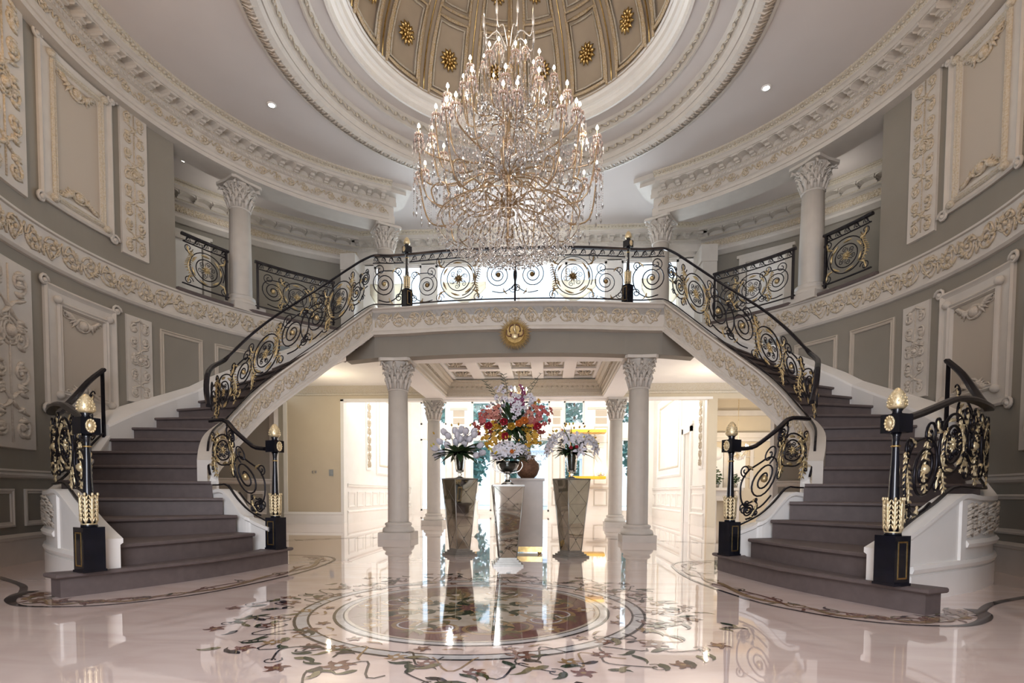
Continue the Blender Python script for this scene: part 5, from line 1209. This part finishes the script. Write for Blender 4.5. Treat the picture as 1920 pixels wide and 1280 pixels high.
# ------------------------------------------------------------------ flowers
PM = {}
def blossom_mesh(kind, m_, c_=None):
    key = (kind, m_.name)
    if key in PM: return PM[key]
    m = MB()
    if kind == 'lily':
        for k in range(6):
            a = k*pi/3; w_ = .30
            rows = [(.06, 0, .05), (.35, .22, .17), (.70, .32, .20), (.92, .26, .12), (1.05, .12, .01)]; vs = []
            for r_, z, h in rows:
                for e in (-1, 0, 1): vs.append((r_*cos(a)-e*h*sin(a), r_*sin(a)+e*h*cos(a), z-(.06 if e == 0 else 0)))
            m.add(vs, [(3*i+j, 3*i+j+1, 3*i+j+4, 3*i+j+3) for i in range(4) for j in range(2)])
        m.m = 1
        for k in range(4): a = k*pi/2+.3; m.tube([(0, 0, .05), (.10*cos(a), .10*sin(a), .35), (.16*cos(a), .16*sin(a), .42)], [.015, .015, .03], 4)
    elif kind == 'orchid':
        for k, (a, L_, h) in enumerate(((pi/2, 1, .30), (pi/2+1.25, 1, .42), (pi/2-1.25, 1, .42), (-pi/2+.65, .9, .28), (-pi/2-.65, .9, .28))):
            rows = [(.05, 0, .06), (.4, .06, h*.9), (.75, .07, h), (L_, .02, h*.35)]; vs = []
            for r_, z, hh in rows:
                for e in (-1, 0, 1): vs.append((r_*cos(a)-e*hh*sin(a), r_*sin(a)+e*hh*cos(a), z+.05*abs(e)))
            m.add(vs, [(3*i+j, 3*i+j+1, 3*i+j+4, 3*i+j+3) for i in range(3) for j in range(2)])
        m.m = 1; m.ball((0, -.1, .08), .16, 6, 4)
    elif kind == 'tulip':
        for k in range(6):
            a = k*pi/3; R = .42 if k % 2 else .36; rows = [(.08, 0, .08), (R, .35, .30), (R*1.05, .8, .28), (R*.6, 1.15, .08)]; vs = []
            for r_, z, h in rows:
                for e in (-1, 0, 1): vs.append((r_*cos(a)*(1-.12*abs(e))-e*h*sin(a), r_*sin(a)*(1-.12*abs(e))+e*h*cos(a), z-.5))
            m.add(vs, [(3*i+j, 3*i+j+1, 3*i+j+4, 3*i+j+3) for i in range(3) for j in range(2)])
    elif kind == 'rose':
        for ring, (n, R, z0, z1) in enumerate(((5, .75, -.2, .30), (5, .52, -.15, .48), (4, .30, -.1, .58))):
            for k in range(n):
                a = 2*pi*(k+.5*ring)/n; h = R*.85; vs = []
                for q, z in ((.35, z0), (.95, (z0+z1)/2), (1.05, z1*.9), (.95, z1)):
                    for e in (-1, 0, 1): vs.append((R*q*cos(a)*(1-.18*abs(e))-e*h*sin(a)*q, R*q*sin(a)*(1-.18*abs(e))+e*h*cos(a)*q, z))
                m.add(vs, [(3*i+j, 3*i+j+1, 3*i+j+4, 3*i+j+3) for i in range(3) for j in range(2)])
        m.ball((0, 0, .2), .28, 6, 4)
    else:  # bud
        m.ball((0, 0, 0), .5, 7, 5, (.75, .75, 1.15)); m.tube([(0, 0, .3), (0, 0, .75)], [.25, .03], 5)
    me = bpy.data.meshes.new(kind); me.from_pydata(m.v, [], m.f); me.materials.append(m_); me.materials.append(c_ or P_YEL)
    me.polygons.foreach_set('material_index', m.mi); me.polygons.foreach_set('use_smooth', m.sm); me.update(); PM[key] = me; return me
def put(t, name, kind, m_, p, d, s, c_=None):
    o = bpy.data.objects.new(name, blossom_mesh(kind, m_, c_)); col.objects.link(o); o.parent = t; o.location = p
    q = Vector(d).normalized().to_track_quat('Z', 'Y'); o.rotation_mode = 'QUATERNION'; o.rotation_quaternion = q @ Matrix.Rotation(random.random()*6.3, 3, 'Z').to_quaternion(); o.scale = (s, s, s)
def leafblade(m, p, d, L_, w_, droop=.3):
    d = Vector(d).normalized(); sd = d.cross(Vector((0, 0, 1))); sd = sd.normalized() if sd.length > .1 else Vector((1, 0, 0)); vs = []
    for i, ww in enumerate((.25, .9, 1, .7, .03)):
        t_ = i/4; c_ = Vector(p)+d*L_*t_+Vector((0, 0, -droop*L_*t_*t_)); vs += [c_-sd*w_*ww/2, c_+Vector((0, 0, -.15*w_)), c_+sd*w_*ww/2]
    m.add(vs, [(3*i+j, 3*i+j+1, 3*i+j+4, 3*i+j+3) for i in range(4) for j in range(2)])
def ballpt(R, zlo=-.3, zhi=1):
    z = random.uniform(zlo, zhi); a = random.random()*2*pi; r_ = sqrt(max(0, 1-z*z)); return Vector((R*r_*cos(a), R*r_*sin(a), R*z))
# big bouquet
B = tag(empty('flower_bouquet', (.085, .66, 1.28)), 'largest bouquet, orange, red, yellow, purple and white flowers in the middle', 'flowers')
C0 = Vector((-.04, 0, .42)); m = MB()
for i in range(170):
    d = ballpt(1, -.5, 1); leafblade(m, C0+d*random.uniform(.05, .25), d, random.uniform(.14, .30), .045)
B_l = m.build('foliage', GREEN, B); 
m = MB(); 
for i in range(26): a = random.random()*6.3; m.tube([(.19+.04*cos(a), .06+.04*sin(a), -.06), (.14+.08*cos(a), .04+.08*sin(a), .12), C0+ballpt(.3, -.2, .9)], .005, 4)
m.build('stems', GREEN, B)
def eucalyptus(t, p0, p1, n, s):
    m = MB(); m.tube(cr([p0, tuple((Vector(p0)+Vector(p1))/2+Vector((.02, 0, .02))), p1], 4), .003, 4)
    for i in range(n):
        f = .35+.65*i/(n-1); c_ = Vector(p0).lerp(Vector(p1), f)
        for sx in (-1, 1): leafblade(m, c_, (sx, .3*sx, .6), s, s*.8, .1)
    m.build('eucalyptus_sprig', EUC, t)
eucalyptus(B, (-.1, -.05, .6), (-.37, -.1, .98), 7, .05); eucalyptus(B, (-.08, -.08, .7), (-.13, -.1, 1.07), 7, .055); eucalyptus(B, (.1, -.05, .7), (.32, -.1, 1.0), 6, .035); eucalyptus(B, (.0, -.05, .7), (.36, -.1, 1.08), 5, .03)
fams = [('white_orchid', 'orchid', P_WHITE, (-.30, -.05, .62), .13, 9, .050, P_PUR), ('white_orchid', 'orchid', P_WHITE, (.02, -.22, .62), .20, 26, .052, P_PUR), ('white_orchid', 'orchid', P_WHITE, (.22, -.1, .72), .12, 10, .050, P_PUR), ('white_orchid', 'orchid', P_WHITE, (-.10, -.1, .78), .15, 12, .05, P_PUR),
        ('purple_orchid', 'orchid', P_PUR, (.05, -.26, .68), .09, 14, .048, P_WHITE), ('purple_orchid', 'orchid', P_PUR, (.08, -.12, .84), .09, 8, .045, P_WHITE),
        ('coral_orchid', 'orchid', P_PINK, (-.34, -.08, .45), .17, 49, .045, P_ORG), ('coral_orchid', 'orchid', P_PINK, (.34, -.08, .50), .17, 49, .045, P_ORG), ('peach_orchid', 'orchid', P_PEACH, (-.24, -.18, .55), .14, 24, .046, P_PINK), ('peach_orchid', 'orchid', P_PEACH, (.26, -.18, .55), .14, 26, .046, P_PINK),
        ('yellow_orchid', 'orchid', P_YEL, (-.24, -.16, .27), .16, 44, .046, P_ORG), ('yellow_orchid', 'orchid', P_YEL, (.24, -.16, .27), .15, 34, .046, P_ORG), ('yellow_orchid', 'orchid', P_YEL, (.28, -.05, .72), .06, 6, .045, P_ORG)]
for nm, kd, mt_, c_, R, n, s_, cc in fams:
    for i in range(n):
        d = Vector((random.gauss(0, 1), random.gauss(-.8, 1), random.gauss(.1, 1))).normalized(); put(B, nm, kd, mt_, Vector(c_)+d*R*random.uniform(.55, 1.25), d+Vector((0, -.5, .1)), s_*random.uniform(.6, .95), cc)
for nm, mt_, c_ in (('red_rose', P_RED, (-.10, -.36, .42)), ('red_rose', P_RED, (-.08, -.36, .24)), ('orange_rose', P_ORG, (.10, -.38, .40)), ('yellow_rose', P_YEL, (-.0, -.38, .36)), ('red_rose', P_RED, (.33, -.3, .37)), ('orange_rose', P_ORG, (.16, -.34, .44)), ('red_rose', P_RED, (-.3, -.3, .38)), ('peach_rose', P_PEACH, (-.14, -.34, .12))):
    put(B, nm, 'rose', mt_, c_, (random.uniform(-.3, .3), -1, .3), .062)
# front white bouquet
B = tag(empty('flower_bouquet', (.13, -.52, 1.15)), 'low bouquet of white flowers and small yellow buds on the front mirrored pedestal', 'flowers')
m = MB()
for i in range(90): d = ballpt(1, -.1, 1); leafblade(m, Vector((0, 0, .04))+d*.05, d+Vector((0, 0, .2)), random.uniform(.12, .24), .04)
m.build('foliage', GREEN, B)
for i in range(46):
    d = Vector((random.gauss(0, 1), random.gauss(-.5, .8), abs(random.gauss(.3, .6)))).normalized(); put(B, 'white_lily', 'lily', P_WHITE, Vector((d.x*.19, d.y*.15, .06+d.z*.14)), d+Vector((0, -.4, 0)), random.uniform(.055, .075))
for i in range(18):
    d = Vector((random.gauss(0, 1.2), random.gauss(-.5, .8), abs(random.gauss(.5, .6)))).normalized(); put(B, 'yellow_bud', 'bud', (P_BUD, P_YEL)[i % 2], Vector((d.x*.26, d.y*.17, .08+d.z*.20)), d, .026)
put(B, 'orange_rose', 'rose', P_ORG, (.03, -.20, .10), (0, -1, .1), .028)
for i in range(60):
    a = random.uniform(-.5, .5); put(B, 'cream_filler_blossom', 'bud', P_CREAM, Vector((.22+random.random()*.18, -.05+a*.2, .02+random.random()*.18)), (0, 0, 1), .010)
# left tulips
B = tag(empty('flower_bouquet', (-.605, .36, 1.30)), 'airy bouquet of white tulips with broad dark leaves on the left mirrored pedestal', 'flowers')
m = MB()
for i in range(70):
    a = random.random()*6.3; e = random.uniform(-.25, .9); leafblade(m, (.03*cos(a), .03*sin(a), .02), (cos(a), sin(a), e), random.uniform(.18, .32), .065, .25)
m.build('foliage', GREEN, B)
for i, (x, z) in enumerate(((-.03, .32), (.05, .34), (.12, .30), (.0, .26), (.09, .22), (.16, .20), (.22, .26), (-.10, .24), (-.02, .16), (.10, .13), (-.16, .30), (-.24, .18), (-.30, .08), (-.20, .02), (.28, .12), (.30, .02), (.25, -.03), (-.12, .12), (.04, .20), (.17, .08), (-.27, -.02), (.2, .32))):
    y = random.uniform(-.18, .02); d = Vector((x, y, z*.8+.05)); put(B, 'white_tulip', 'tulip', P_WHITE, (x, y, z*.88), d, .088)
    m = MB(); m.tube(cr([(0, 0, -.05), (x*.5, y*.5, z*.6+.02), (x, y, z-.02)], 4), .003, 4); m.build('stem', GREEN, B)
for i, (x, z) in enumerate(((-.30, .26), (-.33, .10), (-.07, .36), (.17, .36), (.27, .28), (-.30, .12), (.02, .37))): put(B, 'yellow_bud', 'bud', P_BUD if i % 2 else P_YEL, (x, -.1, z), (x, 0, .5), .030)
# right lilies
B = tag(empty('flower_bouquet', (.845, .30, 1.30)), 'spreading bouquet of white lilies with spiky grass blades on the right mirrored pedestal', 'flowers')
m = MB()
for i in range(60):
    a = random.random()*6.3; leafblade(m, (.03*cos(a), .03*sin(a), .02), (cos(a), sin(a), random.uniform(-.1, .9)), random.uniform(.14, .26), .045, .3)
m.build('foliage', GREEN, B); m = MB()
for i in range(36):
    a = random.uniform(-1, 1); leafblade(m, (a*.05, 0, .04), (a*1.1, random.uniform(-.4, .3), random.uniform(.35, 1)), random.uniform(.36, .50), .014, .25)
for i in range(16):
    sx = 1 if i % 2 else -1; leafblade(m, (sx*.15, 0, .06), (sx, random.uniform(-.4, .4), .1), random.uniform(.20, .32), .010, 1.0)
m.build('grass_blades', GREEN, B)
for i in range(34):
    d = Vector((random.gauss(0, 1.1), random.gauss(-.5, .7), abs(random.gauss(.45, .6)))).normalized(); put(B, 'white_lily', 'lily', P_WHITE, Vector((d.x*.30, d.y*.17, .03+d.z*.24)), d+Vector((0, -.5, 0)), random.uniform(.07, .095))
for i in range(20):
    d = Vector((random.gauss(0, 1.2), random.gauss(-.4, .7), abs(random.gauss(.8, .5)))).normalized(); put(B, 'yellow_bud', 'bud', (P_BUD, P_YEL, P_ORG)[i % 3 if i % 5 == 0 else i % 2], Vector((d.x*.34, d.y*.17, .08+d.z*.30)), d, .030)
put(B, 'pink_rosebud', 'rose', P_RED, (-.02, -.24, .06), (0, -1, 0), .026); put(B, 'pink_rosebud', 'rose', P_RED, (.05, -.24, .07), (0, -1, 0), .026)
